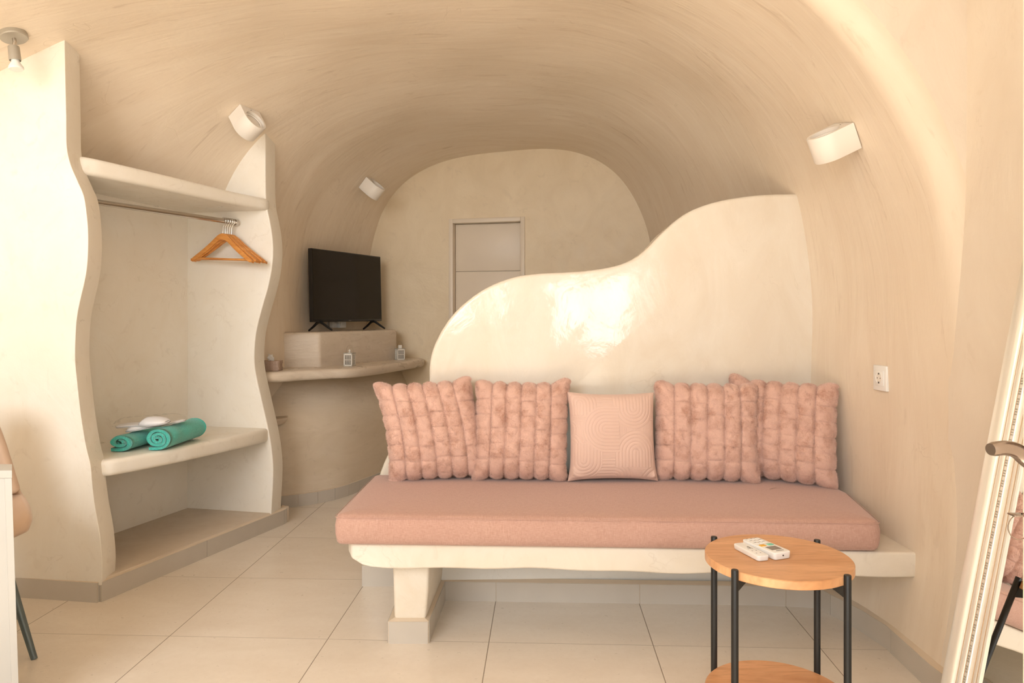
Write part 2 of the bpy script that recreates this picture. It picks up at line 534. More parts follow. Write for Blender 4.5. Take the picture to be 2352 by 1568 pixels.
# window in the entrance wall (behind the viewer)
bm = bmesh.new()
for r in [(-3.2, -3.14, .45, 2.95), (-.68, -.62, .45, 2.95), (-3.14, -.68, .45, .51), (-3.14, -.68, 2.89, 2.95), (-1.94, -1.88, .51, 2.89)]:
    bbox(bm, r[0], r[1], .10, .16, r[2], r[3], .005)
props(frombm('window_1', bm, M_white), kind='structure')

# floor (object axes follow the tile joints)
TH = -.0426260391
fl = mk('floor', [(-5, -8, 0), (5, -8, 0), (5, 5, 0), (-5, 5, 0)], [(0, 1, 2, 3)], M_floor, smooth=False)
fl.location = (-3.13854 * .6, 4.54324 * .6, 0); fl.rotation_euler = (0, 0, TH)
props(fl, kind='structure')

# back wall plane: Y = 5.47 - .25 X
BW = lambda x: 5.47 - .25 * x
bd0, bd1, bdt = P(1041, 0, 1).x, P(1200, 0, 1).x, 0
def bx(u):                       # x where the sight line of column u meets the back wall
    m = (u - 1176) / F
    return m * 5.47 / (1 + .25 * m)
dx0, dx1 = bx(1031.5), bx(1206)
dzt = H + (VH - 500.5) / F * BW((dx0 + dx1) / 2)
V = [(-2.2, 0), (dx0, 0), (dx1, 0), (2.2, 0), (-2.2, dzt), (dx0, dzt), (dx1, dzt), (2.2, dzt), (-2.2, 3), (dx0, 3), (dx1, 3), (2.2, 3)]
wb = mk('wall_back', [(x, BW(x), z) for x, z in V], [(0, 1, 5, 4), (2, 3, 7, 6), (4, 5, 9, 8), (5, 6, 10, 9), (6, 7, 11, 10)], M_back, smooth=False)
props(wb, kind='structure')
# door in the back wall
dirx = Vector((1, -.25, 0)).normalized(); nb = Vector((-.25, -1, 0)).normalized()
MB = Matrix.Translation((dx0, BW(dx0), 0)) @ Matrix((dirx.to_4d(), (-nb).to_4d(), (0, 0, 1, 0), (0, 0, 0, 1))).transposed()
MB = Matrix(((dirx.x, -nb.x, 0, dx0), (dirx.y, -nb.y, 0, BW(dx0)), (0, 0, 1, 0), (0, 0, 0, 1)))
DW = (Vector((dx1, BW(dx1), 0)) - Vector((dx0, BW(dx0), 0))).length
door = bpy.data.objects.new('door_1', None); link(door); props(door, kind='structure')
bm = bmesh.new()
fw = .034
bbox(bm, 0, fw, -.012, .10, 0, dzt, .004, 2, MB); bbox(bm, DW - fw, DW, -.012, .10, 0, dzt, .004, 2, MB); bbox(bm, fw, DW - fw, -.012, .10, dzt - fw, dzt, .004, 2, MB)
frombm('door_frame', bm, M_doorp, door)
bm = bmesh.new()
zs = [0.01, .50, .98, H + (VH - 621.5) / F * BW(-.1), dzt - fw]
for a, b in zip(zs[:-1], zs[1:]):
    bbox(bm, fw + .001, DW - fw - .001, .055, .09, a + .0025, b - .0025, .003, 2, MB)
bbox(bm, fw, DW - fw, .07, .092, 0.01, dzt - fw, 0, 2, MB)
frombm('door_leaf', bm, M_doorp, door)
tubeobj('door_handle', [MB @ Vector((.08, .055, 1.0)), MB @ Vector((.08, .0, 1.0)), MB @ Vector((.18, .0, 1.0))], .009, M_nickel, door)

# skirting along the back wall, either side of the door
def skirt_back():
    props(skirting('baseboard_back', [(-.74, BW(-.74)), (dx0 - .002, BW(dx0 - .002))], h=.075, first=.2), kind='structure')
    props(skirting('baseboard_back_right', [(dx1 + .002, BW(dx1 + .002)), (.98, BW(.98))], h=.075, first=.3), kind='structure')


# ---------------------------------------------------------------- alcove on the left
def loft(name, curves, mat, parent=None, n=40, levels=12, flip=False):
    cs = [smooth_curve(c, n) for c in curves]
    A = np.array(cs)                                     # (k, n, 3)
    out = []
    for i in range(n):
        out.append(smooth_curve(A[:, i], levels))
    A = np.array(out)                                    # (n, levels, 3)
    V = A.reshape(-1, 3); Fc = []
    for i in range(n - 1):
        for j in range(levels - 1):
            a = i * levels + j; Fc.append((a, a + levels, a + levels + 1, a + 1))
    return mk(name, V, Fc, mat, parent)


base_c = [(-1.75, 4.40), (-1.60, 4.43), (-1.448, 4.488), (-1.349, 4.54), (-1.226, 4.625), (-1.105, 4.79), (-.94, 5.2), (-.76, 5.70)]
mid_c = [(-1.75, 4.32), (-1.62, 4.36), (-1.47, 4.44), (-1.33, 4.53), (-1.20, 4.66), (-1.06, 4.88), (-.90, 5.25), (-.77, 5.70)]
top_c = [(-1.85, 4.36), (-1.72, 4.44), (-1.58, 4.58), (-1.43, 4.72), (-1.29, 4.86), (-1.14, 5.08), (-1.01, 5.38), (-.925, 5.74)]
loft_o = loft('wall_alcove', [[(x, y, 0) for x, y in base_c], [(x + .0, y, .28) for x, y in [((a[0] + b[0]) / 2, (a[1] + b[1]) / 2) for a, b in zip(base_c, mid_c)]],
               [(x, y, .52) for x, y in mid_c], [((a[0] + b[0]) / 2, (a[1] + b[1]) / 2, .72) for a, b in zip(mid_c, top_c)], [(x, y, .86) for x, y in top_c]], M_belly, n=60, levels=24)
props(loft_o, kind='structure')


def skirting(name, path, h=.082, t=.011, first=.6, length=.6, mat=None, parent=None, n=None):
    """row of skirting tiles along a plan path (room lies to the right of its direction), joints left open"""
    p = [Vector((q[0], q[1], 0)) for q in path]
    d = [0]
    for a, b in zip(p[:-1], p[1:]): d.append(d[-1] + (b - a).length)
    def at(s):
        s = max(0, min(d[-1], s))
        for i in range(len(p) - 1):
            if s <= d[i + 1] + 1e-9:
                f = (s - d[i]) / (d[i + 1] - d[i]); return p[i].lerp(p[i + 1], f)
    cuts = [0]; s = first
    while s < d[-1] - .01: cuts.append(s); s += length
    cuts.append(d[-1])
    bm = bmesh.new()
    for a, b in zip(cuts[:-1], cuts[1:]):
        inner = [x for x in d if a + .01 < x < b - .01]
        ss = [a + .0012] + inner + [b - .0012]
        pts = [at(x) for x in ss]
        fr = []
        for i, q in enumerate(pts):
            t1 = (q - at(ss[i] - .004)); t2 = (at(ss[i] + .004) - q)
            if t1.length < 1e-6: t1 = t2
            if t2.length < 1e-6: t2 = t1
            t1.normalize(); t2.normalize()
            n1 = Vector((t1.y, -t1.x, 0)); n2 = Vector((t2.y, -t2.x, 0))
            corner = n1.dot(n2) < .95
            if corner and 0 < i < len(pts) - 1 or corner:
                nn = (n1 + n2) / (1 + n1.dot(n2))
            else: nn = n1
            fr.append((q, nn))
        ring = []
        for q, nn in fr:
            ring.append([bm.verts.new(q - nn * .02), bm.verts.new(q + nn * t), bm.verts.new(q + nn * t + Vector((0, 0, h))), bm.verts.new(q - nn * .02 + Vector((0, 0, h)))])
        for i in range(len(ring) - 1):
            for k_ in range(4):
                bm.faces.new((ring[i][k_], ring[i][(k_ + 1) % 4], ring[i + 1][(k_ + 1) % 4], ring[i + 1][k_]))
        bm.faces.new(ring[0][::-1]); bm.faces.new(ring[-1])
    o = frombm(name, bm, mat or M_skirt, parent, angle=20)
    # mortar strip behind and just above the tiles
    bm = bmesh.new(); ring = []
    for i, q in enumerate(p):
        a1 = (q - p[i - 1]).normalized() if i else (p[1] - q).normalized(); a2 = (p[i + 1] - q).normalized() if i < len(p) - 1 else a1
        n1 = Vector((a1.y, -a1.x, 0)); n2 = Vector((a2.y, -a2.x, 0)); nn = (n1 + n2) / (1 + n1.dot(n2))
        ring.append([bm.verts.new(q + nn * (t - .003)), bm.verts.new(q + nn * (t - .003) + Vector((0, 0, h + .001))), bm.verts.new(q - nn * .016 + Vector((0, 0, h + .009)))])
    for i in range(len(ring) - 1):
        for k_ in range(2): bm.faces.new((ring[i][k_], ring[i][k_ + 1], ring[i + 1][k_ + 1], ring[i + 1][k_]))
    m = frombm('mortar', bm, M_grout, o, angle=20)
    return o


bc = smooth_curve([(x, y, 0) for x, y in base_c], 40)
props(skirting('baseboard_alcove', [(q[0], q[1]) for q in bc], h=.075, first=.30, length=.125), kind='structure')

skirt_back()
# television shelf: thick wavy ledge
sh_front = [(-1.60, 4.235), (-1.44, 4.215), (-1.34, 4.28), (-1.26, 4.37), (-1.14, 4.47), (-1.03, 4.53), (-.94, 4.66), (-.866, 4.86), (-.78, 5.15), (-.69, 5.50), (-.68, 5.60), (-.72, 5.72)]
fr = smooth_curve([(x, y, 0) for x, y in sh_front], 60)
ring = [(q[0], q[1]) for q in fr] + [(-1.3, 5.85), (-1.75, 5.0), (-1.8, 4.3)]
sh = prism('media_shelf', [(x, y, .805) for x, y in ring], [(x, y, .868) for x, y in ring], M_shelf, bev=.026, seg=5, angle=180)
props(sh, 'curved grey-beige plaster ledge carrying lanterns below the television', 'shelf')
ped = [(-1.50, 4.600), (-1.245, 4.67), (-.874, 5.456), (-.93, 5.69), (-1.17, 5.75), (-1.36, 5.2), (-1.46, 4.8)]
pd = prism('television_plinth', [(x, y, .855) for x, y in ped], [(x, y, 1.092) for x, y in ped], M_shelf, bev=.016, seg=4)
props(pd, 'raised plaster plinth in the alcove corner under the television', 'plinth')
lg = prism('plaster_ledge', [(-1.70, 4.30, .525), (-1.47, 4.34, .515), (-1.40, 4.42, .535), (-1.42, 4.50, .525), (-1.6, 4.56, .525)],
           [(-1.70, 4.27, .575), (-1.46, 4.31, .575), (-1.365, 4.41, .575), (-1.40, 4.52, .575), (-1.6, 4.60, .575)], M_shelf, bev=.014)
props(lg, 'small low plaster ledge peeking out behind the closet side', 'ledge')

# ---------------------------------------------------------------- partition (half wall) behind the bench
PY = 3.205
prt = [(838, 1500), (838, 1346), (840, 1200), (875, 1080), (905, 1020), (950, 960), (978, 915), (985, 880), (986, 840), (993, 805), (1008, 770), (1032, 732), (1062, 700), (1100, 671), (1140, 650),
       (1185, 635), (1235, 628), (1290, 625), (1340, 622), (1385, 616), (1425, 607), (1460, 591), (1490, 566), (1520, 535), (1555, 504), (1590, 482), (1640, 464), (1700, 452), (1760, 446), (1830, 444)]
pc = [P(u, v, PY) for u, v in prt]
pc[0].z = 0; pc[1].z = .05
top_line = smooth_curve([(p.x, p.z, 0) for p in pc], 110)
outl = [(q[0], max(q[1], 0)) for q in top_line] + [(1.50, outl_z) for outl_z in (1.742, 0)]
pt = prism('wall_partition', [(x, PY, z) for x, z in outl], [(x, PY + .13, z) for x, z in outl], M_part, bev=.022, seg=5)
props(pt, kind='structure')
props(skirting('baseboard_partition', [(-.655, PY + .1), (-.655, PY - .001), (-.30, PY - .001)], h=.092, first=.1, length=.6), kind='structure')

# ---------------------------------------------------------------- built-in bench
bench = thing('plaster_bench', 'cream plaster bench slab on a short pier, carrying the pink mattress', 'bench', (0.4, 2.8, 0))
def child(o, par):
    o.parent = par; o.matrix_parent_inverse = par.matrix_world.inverted() if False else Matrix.Translation(-par.location); return o
fpts = smooth_curve([(-.605, 3.19, 0), (-.603, 2.95, 0), (-.60, 2.72, 0), (-.592, 2.61, 0), (-.55, 2.577, 0), (-.40, 2.572, 0), (.0, 2.553, 0), (.5, 2.525, 0), (1.0, 2.497, 0), (1.395, 2.475, 0)], 60)
ring = [(q[0], q[1]) for q in fpts] + [(1.405, 2.475), (1.365, 3.2)]
bot = []; topr = []
for i, (x, y) in enumerate(ring):
    w = .0025 * math.sin(7 * x + 1) + .002 * math.sin(19 * x)
    lift = .045 * max(0, 1 - abs(x + .60) / .10) ** 2
    bot.append((x, y + w * .5, .300 + w + lift)); topr.append((x, y, .386))
child(prism('slab', bot, topr, M_slab, bench, bev=.018, seg=5), bench)
# pier: waisted block running back to the base wall
pier = [(-.434, .08), (-.436, .12), (-.438, .20), (-.44, .27), (-.447, .305), (-.31, .305), (-.306, .27), (-.309, .18), (-.314, .12), (-.318, .08)]
child(prism('pier', [(x, 2.655, z) for x, z in pier], [(x + (.022 if x > -.4 else 0), 3.1, z) for x, z in pier], M_slab, bench, bev=.012, seg=4), bench)
pb = [(-.445, 2.648), (-.3145, 2.648), (-.292, 3.04), (-.292, 3.1), (-.445, 3.1)]
child(prism('pier_base', [(x, y, 0) for x, y in pb], [(x, y, .084) for x, y in pb], M_slab, bench), bench)
sk = skirting('pier_skirting', [(-.445, 3.1), (-.445, 2.648), (-.3145, 2.648), (-.292, 3.04)], h=.080, t=.012, first=.452, length=.1305)
sk.parent = bench; sk.matrix_parent_inverse = Matrix.Translation(-bench.location)
child(box('base_wall', -.30, 1.335, 3.045, 3.2, 0, .31, M_whitewall, bench), bench)
sk = skirting('base_skirting', [(-.29, 3.046), (1.045, 2.995), (1.26, 2.968)], h=.080, t=.012, first=.224, length=.6)
sk.parent = bench; sk.matrix_parent_inverse = Matrix.Translation(-bench.location)

rb = [(float(np.interp(y, YS, XR)) - base_inset(y) * .97, y) for y in (2.985, 2.94, 2.9, 2.85, 2.8, 2.74, 2.68, 2.6, 2.5, 2.4, 2.31)] + [(1.356, 2.2), (1.356, 1.6), (1.356, .27)]
props(skirting('baseboard_right', rb, h=.082, first=.095, length=.34), kind='structure')

# mattress
def round_poly(pts, r, n=6):
    out = []; m = len(pts)
    for i in range(m):
        a, b, c = Vector(pts[i - 1]), Vector(pts[i]), Vector(pts[(i + 1) % m])
        d1 = (a - b).normalized(); d2 = (c - b).normalized()
        for k_ in range(n + 1):
            t = k_ / n; p1 = b + d1 * r; p2 = b + d2 * r
            out.append((p1 * (1 - t) ** 2 + b * 2 * t * (1 - t) + p2 * t * t).to_tuple())
    return out


mat_poly = round_poly([(-.627, 2.535), (1.262, 2.462), (1.335, 2.86), (1.325, 3.185), (-.608, 3.19)], .028)
mt = thing('bench_mattress', 'long dusty-pink linen mattress lying on the plaster bench', 'mattress', (.35, 2.85, .386))
cx = sum(p[0] for p in mat_poly) / len(mat_poly); cy = sum(p[1] for p in mat_poly) / len(mat_poly)
# rings: (inset, z) from bottom to top
dense = []
for i in range(len(mat_poly)):
    a, b = Vector(mat_poly[i]), Vector(mat_poly[(i + 1) % len(mat_poly)])
    m = max(1, int((b - a).length / .03))
    for k_ in range(m): dense.append(a.lerp(b, k_ / m))
nd = len(dense); rings = []
MC = [Vector(q) for q in [(-.627, 2.535), (1.262, 2.462), (1.335, 2.86), (1.325, 3.185), (-.608, 3.19)]]
def inset_ring(ins):
    m = len(MC); lines = []
    for i in range(m):
        a, b = MC[i], MC[(i + 1) % m]; t = (b - a).normalized(); nn = Vector((-t.y, t.x))
        lines.append((a + nn * ins, t))
    cs = []
    for i in range(m):
        (p, d), (q, e) = lines[i - 1], lines[i]
        den = d.x * e.y - d.y * e.x; k_ = ((q.x - p.x) * e.y - (q.y - p.y) * e.x) / den
        cs.append((p + d * k_).to_tuple())
    poly = round_poly(cs, max(.028 - ins, .004)); out = []
    for i in range(len(poly)):
        a, b = Vector(mat_poly[i]), Vector(mat_poly[(i + 1) % len(mat_poly)]); mm = max(1, int((b - a).length / .03))
        a, b = Vector(poly[i]), Vector(poly[(i + 1) % len(poly)])
        for k_ in range(mm): out.append(a.lerp(b, k_ / mm))
    return out

for ins, z in [(.30, .3875), (.05, .3872), (.030, .3885), (.014, .393), (.005, .401), (0, .411), (-.004, .43), (-.005, .46), (0, .483), (.003, .4905), (.010, .4965), (.022, .500), (.05, .503), (.12, .506), (.22, .507), (.30, .507)]:
    rr = []
    for i, q in enumerate(inset_ring(ins)):
        w = .002 * math.sin(q.x * 13 + q.y * 9) + .0015 * math.sin(q.x * 31 + 2)
        t = (dense[(i + 1) % nd] - dense[i - 1]).normalized(); nn = Vector((-t.y, t.x))
        if ins < .004: q = q + nn * w
        rr.append((q.x - .35, q.y - 2.85, z - .386 + (w if z > .48 and ins < .004 else 0)))
    rings.append(rr)
V = [p for r in rings for p in r]; Fc = []
for a in range(len(rings) - 1):
    for i in range(nd): Fc.append((a * nd + i, a * nd + (i + 1) % nd, (a + 1) * nd + (i + 1) % nd, (a + 1) * nd + i))
Fc.append(tuple(range(nd))[::-1]); Fc.append(tuple((len(rings) - 1) * nd + i for i in range(nd)))
mk('mattress_body', V, Fc, M_linen, mt)
for nm, zz in (('seam', .4900),):
    pts = [(q.x - .35, q.y - 2.85, zz - .386) for q in dense]; pts.append(pts[0])
    bm = bmesh.new()
    tube(bm, [(p[0] + (.001 if p[0] > 0 else -.001), p[1] + (.001 if p[1] > 0 else -.001), p[2]) for p in pts],   .0013, 6, caps=False)
    frombm(nm, bm, M_linen, mt)

# ---------------------------------------------------------------- closet
closet = thing('built_in_closet', 'open cream plaster closet with wavy sides, two shelves and a chrome rail', 'closet', (-1.8, 3.5, 0))
def cc(o): o.parent = closet; o.matrix_parent_inverse = Matrix.Translation(-closet.location); return o
rearL = [(182, 40), (182.5, 107), (184, 193), (186, 280), (187, 348), (195, 389), (212, 429), (225, 460), (231, 498), (234.5, 543), (233.5, 600), (228, 643), (216, 695), (209, 735), (206, 787), (206, 825), (209, 859), (219, 948), (230.5, 1016), (240, 1056),
         (244, 1102), (250.5, 1151), (260.6, 1208), (266, 1266), (265.5, 1300), (263, 1335)]
YRL = 3.135
pl = smooth_curve([(P(u, v, YRL).x, P(u, v, YRL).z, 0) for u, v in rearL], 90)
dL = Vector((1, -.156, 0)).normalized(); nL = Vector((.156, 1, 0)).normalized()
TL_ = .115
pl = [(q[0], q[1]) for q in pl]; pl[-1] = (pl[-1][0], .07)
rear = [Vector((x, YRL, z)) for x, z in pl]; front = [p - nL * TL_ + dL * .026 for p in rear]
for a in (rear, front):
    z0, z1 = a[-1].z, a[0].z
    e = a[0]; a.append(Vector((-3.5, e.y + .156 * (e.x + 3.5), z0))); a.append(Vector((-3.5, e.y + .156 * (e.x + 3.5), z1 + .15)))
    a[0] = Vector((a[0].x, a[0].y, z1 + .15))
cc(prism('side_panel', [tuple(p) for p in front], [tuple(p) for p in rear], M_closet, closet, bev=.034, seg=6))
rearR = [(632, 215), (632, 263), (633, 350), (633.5, 446), (636, 481), (643, 515), (649, 556), (649, 600), (641, 652), (625, 709), (613.5, 755), (609, 790), (608.4, 831), (614.6, 870), (626, 920), (638.7, 976), (646, 1018), (650, 1059), (649.5, 1098), (647, 1144), (645, 1190)]
YRR = 4.16
pr = smooth_curve([(P(u, v, YRR).x, P(u, v, YRR).z, 0) for u, v in rearR], 90)
dR = Vector((1, -.22, 0)).normalized(); nR = Vector((.22, 1, 0)).normalized()
rear = [Vector((q[0], YRR, max(q[1], .05))) for q in pr]; front = [p - nR * .115 + dR * .004 for p in rear]
for a in (rear, front):
    z0, z1 = a[-1].z, a[0].z; e = a[0]
    a.append(Vector((-1.96, e.y + .22 * (e.x + 1.96), z0))); a.append(Vector((-1.96, e.y + .22 * (e.x + 1.96), z1)))
cc(prism('side_panel', [tuple(p) for p in front], [tuple(p) for p in rear], M_closet, closet, bev=.03, seg=6))
# back panel of the closet
cc(mk('back_panel', [(-1.84, 4.25, .0), (-2.24, 3.0, .0), (-2.24, 3.0, 1.87), (-1.84, 4.25, 1.87)], [(0, 1, 2, 3)], M_closet, closet, smooth=False))
# plinth floor
pp = [(-1.733, 3.022), (-1.318, 4.165), (-1.30, 4.20), (-1.95, 4.25), (-2.3, 3.1)]
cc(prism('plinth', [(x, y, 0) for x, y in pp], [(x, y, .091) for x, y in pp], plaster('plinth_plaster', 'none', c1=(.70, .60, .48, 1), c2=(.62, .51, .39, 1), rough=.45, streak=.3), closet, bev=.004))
sk = skirting('skirting', [(-3.4, 3.285), (-1.732, 3.021)], h=.082, first=.49, length=.6); cc(sk)
sk = skirting('skirting', [(-1.732, 3.021), (-1.325, 4.135), (-1.316, 4.175)], h=.082, first=.6, length=.6); cc(sk)
sk = skirting('skirting', [(-1.316, 4.176), (-1.33, 4.22)], h=.082, first=.6, length=.6); cc(sk)


def slab_shelf(name, topz, botz, fronts, bev):
    """fronts: list of plan (x, y) along the front edge, left to right; z varies from left to right"""
    f = smooth_curve([(x, y, 0) for x, y in fronts], 24)
    n = len(f); tl, tr = topz; bl, br = botz
    ring = []
    for i, q in enumerate(f):
        t = i / (n - 1); ring.append((q[0], q[1], bl + (br - bl) * t, tl + (tr - tl) * t))
    ring.append((-1.92, 4.22, br, tr)); ring.append((-2.30, 3.20, bl, tl))
    return cc(prism(name, [(r[0], r[1], r[2]) for r in ring], [(r[0], r[1], r[3]) for r in ring], M_closet, closet, bev=bev, seg=4))


slab_shelf('shelf', (1.892, 1.855), (1.812, 1.79), [(-1.90, 3.12), (-1.83, 3.13), (-1.68, 3.42), (-1.50, 3.82), (-1.375, 4.03), (-1.365, 4.07)], .02)
slab_shelf('shelf', (.577, .567), (.505, .49), [(-1.78, 3.10), (-1.735, 3.12), (-1.61, 3.36), (-1.49, 3.67), (-1.39, 3.96), (-1.37, 4.07)], .02)
ra, rb_ = P(538, 510.5, 4.05), P(228, 465, 3.345)
dirr = (rb_ - ra); rend = ra + dirr * (ra.y - 3.12) / (ra.y - rb_.y)
rl = tubeobj('hanging_rail', [ra + Vector((.012, .024, 0)), rend], .0135, M_chrome, closet, n=24); cc(rl)
fl_ = tubeobj('rail_flange', [ra + Vector((.006, .016, 0)), ra + Vector((0, .002, 0))], .019, M_chrome, closet, n=24); cc(fl_)

# hangers
rdir = (rend - ra).normalized()


def make_hanger():
    t = thing('clothes_hanger', '', 'hanger')
    # local: x along width, z up, origin at the hook's contact with the rail; thickness along y
    half = smooth_curve([(0, -.084, 0), (.022, -.089, 0), (.050, -.108, 0), (.09, -.141, 0), (.15, -.184, 0), (.205, -.220, 0), (.218, -.232, 0)], 20)
    topl = [(-q[0], q[1]) for q in half[::-1]] + [(q[0], q[1]) for q in half[1:]]
    th = lambda x: .036 - .010 * abs(x) / .21 - .018 * max(0, (abs(x) - .190) / .028) ** 1.5
    V = []
    for x, z in topl: V += [(x, -.006, z), (x, .006, z), (x, .006, z - th(x)), (x, -.006, z - th(x))]
    Fc = []
    for i in range(len(topl) - 1):
        for k_ in range(4): Fc.append((4 * i + k_, 4 * i + (k_ + 1) % 4, 4 * i + 4 + (k_ + 1) % 4, 4 * i + 4 + k_))
    Fc += [(0, 1, 2, 3), tuple(4 * (len(topl) - 1) + k_ for k_ in (3, 2, 1, 0))]
    o = mk('hanger_shoulder', V, Fc, M_hang, t)
    m = o.modifiers.new('b', 'BEVEL'); m.width = .003; m.segments = 2; m.limit_method = 'ANGLE'
    tubeobj('trouser_bar', [(-.185, 0, -.226), (.185, 0, -.226)], .0055, M_hang, t, n=10)
    hook = [(0, 0, -.095), (0, 0, -.045)] + [(.016 * math.sin(a) * 1.0 + 0, 0, -.016 + .016 * -math.cos(a)) for a in np.linspace(0, PI * 1.35, 12)][0:0]
    hook = [(0, 0, -.10), (0, 0, -.050), (.004, 0, -.040)] + [(.0175 * math.cos(a), 0, -.0145 + .0175 * math.sin(a)) for a in np.linspace(-PI * .32, PI * 1.15, 14)]
    tubeobj('hook', hook, .0016, M_chrome, t, n=6)
    return t


def dup(root, loc=None, rot=None, label=None, group=None):
    r = root.copy(); C.objects.link(r)
    if loc is not None: r.location = loc
    if rot is not None: r.rotation_euler = rot
    if label: r['label'] = label
    if group: r['group'] = group
    for ch in list(root.children):
        c = ch.copy(); C.objects.link(c); c.parent = r
        for g in list(ch.children):
            d = g.copy(); C.objects.link(d); d.parent = c
    return r


h0 = make_hanger()
hl = ['varnished wooden hanger, frontmost of the five on the chrome rail', 'wooden hanger on the rail, second from the front of the five', 'middle wooden hanger of the five bunched on the rail',
      'wooden hanger on the rail, second from the closet side wall', 'wooden hanger rearmost of the five, nearest the closet side wall']
base_yaw = math.atan2(rdir.x, rdir.y) * -1
for i in range(5):
    s = .016 + .0145 * (4 - i)
    p = ra + rdir * s + Vector((0, 0, .0150))
    yaw = math.radians([-22, -19, -17, -15, -9][i]); roll = math.radians([3.2, 2.2, 2.8, 2.0, 2.6][i])
    o = h0 if i == 0 else dup(h0)
    o.location = p; o.rotation_euler = (0, roll, yaw)
    props(o, hl[i], 'hanger', 'wooden hangers on the closet rail')

# ---------------------------------------------------------------- towels and slippers
def towel(name, label, x, y, yaw, w, hgt, L, turns, seed, flip=1, tilt=0):
    t = thing(name, label, 'towel', (x, y, .5765), (0, 0, yaw), 'rolled teal towels')
    r_ = random.Random(seed)
    n = 200; th = hgt / 2 / (turns + .45); cz = hgt / 2; asp = w / hgt
    cent = []
    for i in range(n):
        f = i / (n - 1); a = f * turns * 2 * PI
        s = .08 + .92 * f
        rx = (w / 2 - th * asp / 2) * s; rz = (hgt / 2 - th / 2) * s
        wx = .0018 * math.sin(3 * a + seed) * (1 - f); wz = .0018 * math.cos(2.3 * a + seed) * (1 - f)
        x_ = rx * math.cos(a) + wx; z_ = rz * math.sin(a) + wz
        x2 = x_ * math.cos(tilt) - z_ * math.sin(tilt); z2 = x_ * math.sin(tilt) + z_ * math.cos(tilt)
        cent.append((flip * x2, cz + z2))
    # loose flap lying on the shelf at the outside
    ex_, ez_ = cent[-1]
    for q in range(1, 14): cent.append((ex_ - .0032 * q, ez_))
    n = len(cent)
    zmin = min(c[1] for c in cent); cent = [(c[0], c[1] - zmin + th / 2) for c in cent]
    c = np.array(cent)
    # thicken the spiral
    d = np.gradient(c, axis=0); d /= np.linalg.norm(d, axis=1)[:, None]; nn = np.column_stack([-d[:, 1], d[:, 0]])
    tt = th * .5 * (1 + .06 * np.sin(np.arange(n) * .23 + seed))
    sc_ = np.array([asp * .84, .80]); o1 = c + nn * tt[:, None] * sc_; o2 = c - nn * tt[:, None] * sc_
    o1[:, 1] = np.maximum(o1[:, 1], 0.0005); o2[:, 1] = np.maximum(o2[:, 1], .0005)
    m = 16; V = []; Fc = []
    for j in range(m):
        yy = L * j / (m - 1)
        k1 = 1 + .03 * math.sin(5 * j / m * PI + seed)
        e = .006 * math.sin(j * 1.3 + seed)
        for q in list(o1) + list(o2)[::-1]:
            V.append((q[0] * k1 + e * .3, yy + .0025 * math.sin(q[0] * 60 + q[1] * 50), q[1] * (1 + .02 * math.sin(j + seed))))
    K = 2 * n
    for j in range(m - 1):
        for i in range(K): Fc.append((j * K + i, j * K + (i + 1) % K, (j + 1) * K + (i + 1) % K, (j + 1) * K + i))
    for i in range(n - 1):
        Fc.append((i, i + 1, K - 2 - i, K - 1 - i)); b = (m - 1) * K; Fc.append((b + i, b + K - 1 - i, b + K - 2 - i, b + i + 1))
    mk('towel_roll', V, Fc, M_teal, t)
    return t


towel('rolled_towel', 'left rolled teal towel on the closet shelf, its spiral end tilted', -1.797, 3.30, math.radians(-4), .135, .084, .30, 1.75, 1, flip=-1, tilt=.0)
towel('rolled_towel', 'right rolled teal towel on the closet shelf, reaching furthest back', -1.640, 3.335, math.radians(-3), .140, .110, .34, 2.75, 5, flip=-1, tilt=.0)


def slipper(label, loc, rot):
    t = thing('slipper', label, 'slipper', loc, rot, 'white disposable slippers on the towels')
    L = .26
    out = smooth_curve([(-.13, 0, 0), (-.122, .026, 0), (-.09, .034, 0), (-.02, .031, 0), (.05, .044, 0), (.10, .040, 0), (.128, .018, 0), (.13, 0, 0)], 24)
    ringp = [(q[0], q[1]) for q in out] + [(q[0], -q[1]) for q in out[-2:0:-1]]
    prism('sole', [(x, y, 0) for x, y in ringp], [(x, y, .009) for x, y in ringp], M_slip, t, bev=.003, seg=2)
    prism('sole_piping', [(x * 1.012, y * 1.03, .0035) for x, y in ringp], [(x * 1.012, y * 1.03, .0062) for x, y in ringp], M_sole, t)
    V = []; Fc = []; na, nbb = 16, 18
    for i in range(na + 1):
        x = -.005 + .130 * (1 - (1 - i / na) ** 1.3)
        w = np.interp(x, [q[0] for q in out], [q[1] for q in out]); hh = .024 * (1 - (i / na) ** 2.2) + .004
        for j in range(nbb + 1):
            a = PI * j / nbb
            V.append((x - .028 * math.sin(a) * (1 - i / na) * -1 + 0, w * math.cos(a) * .99, .008 + hh * math.sin(a) ** .8))
    for i in range(na):
        for j in range(nbb): a = i * (nbb + 1) + j; Fc.append((a, a + 1, a + nbb + 2, a + nbb + 1))
    o = mk('slipper_upper', V, Fc, M_slip, t)
    m = o.modifiers.new('s', 'SOLIDIFY'); m.thickness = .003
    return t


slipper('white slipper lying underneath, partly hidden below the other slipper', (-1.695, 3.435, .672), (math.radians(3), math.radians(8.5), math.radians(180 + 24)))
slipper('white slipper on top of the pair, toe pointing right', (-1.735, 3.39, .686), (math.radians(6), math.radians(-5), math.radians(-8)))
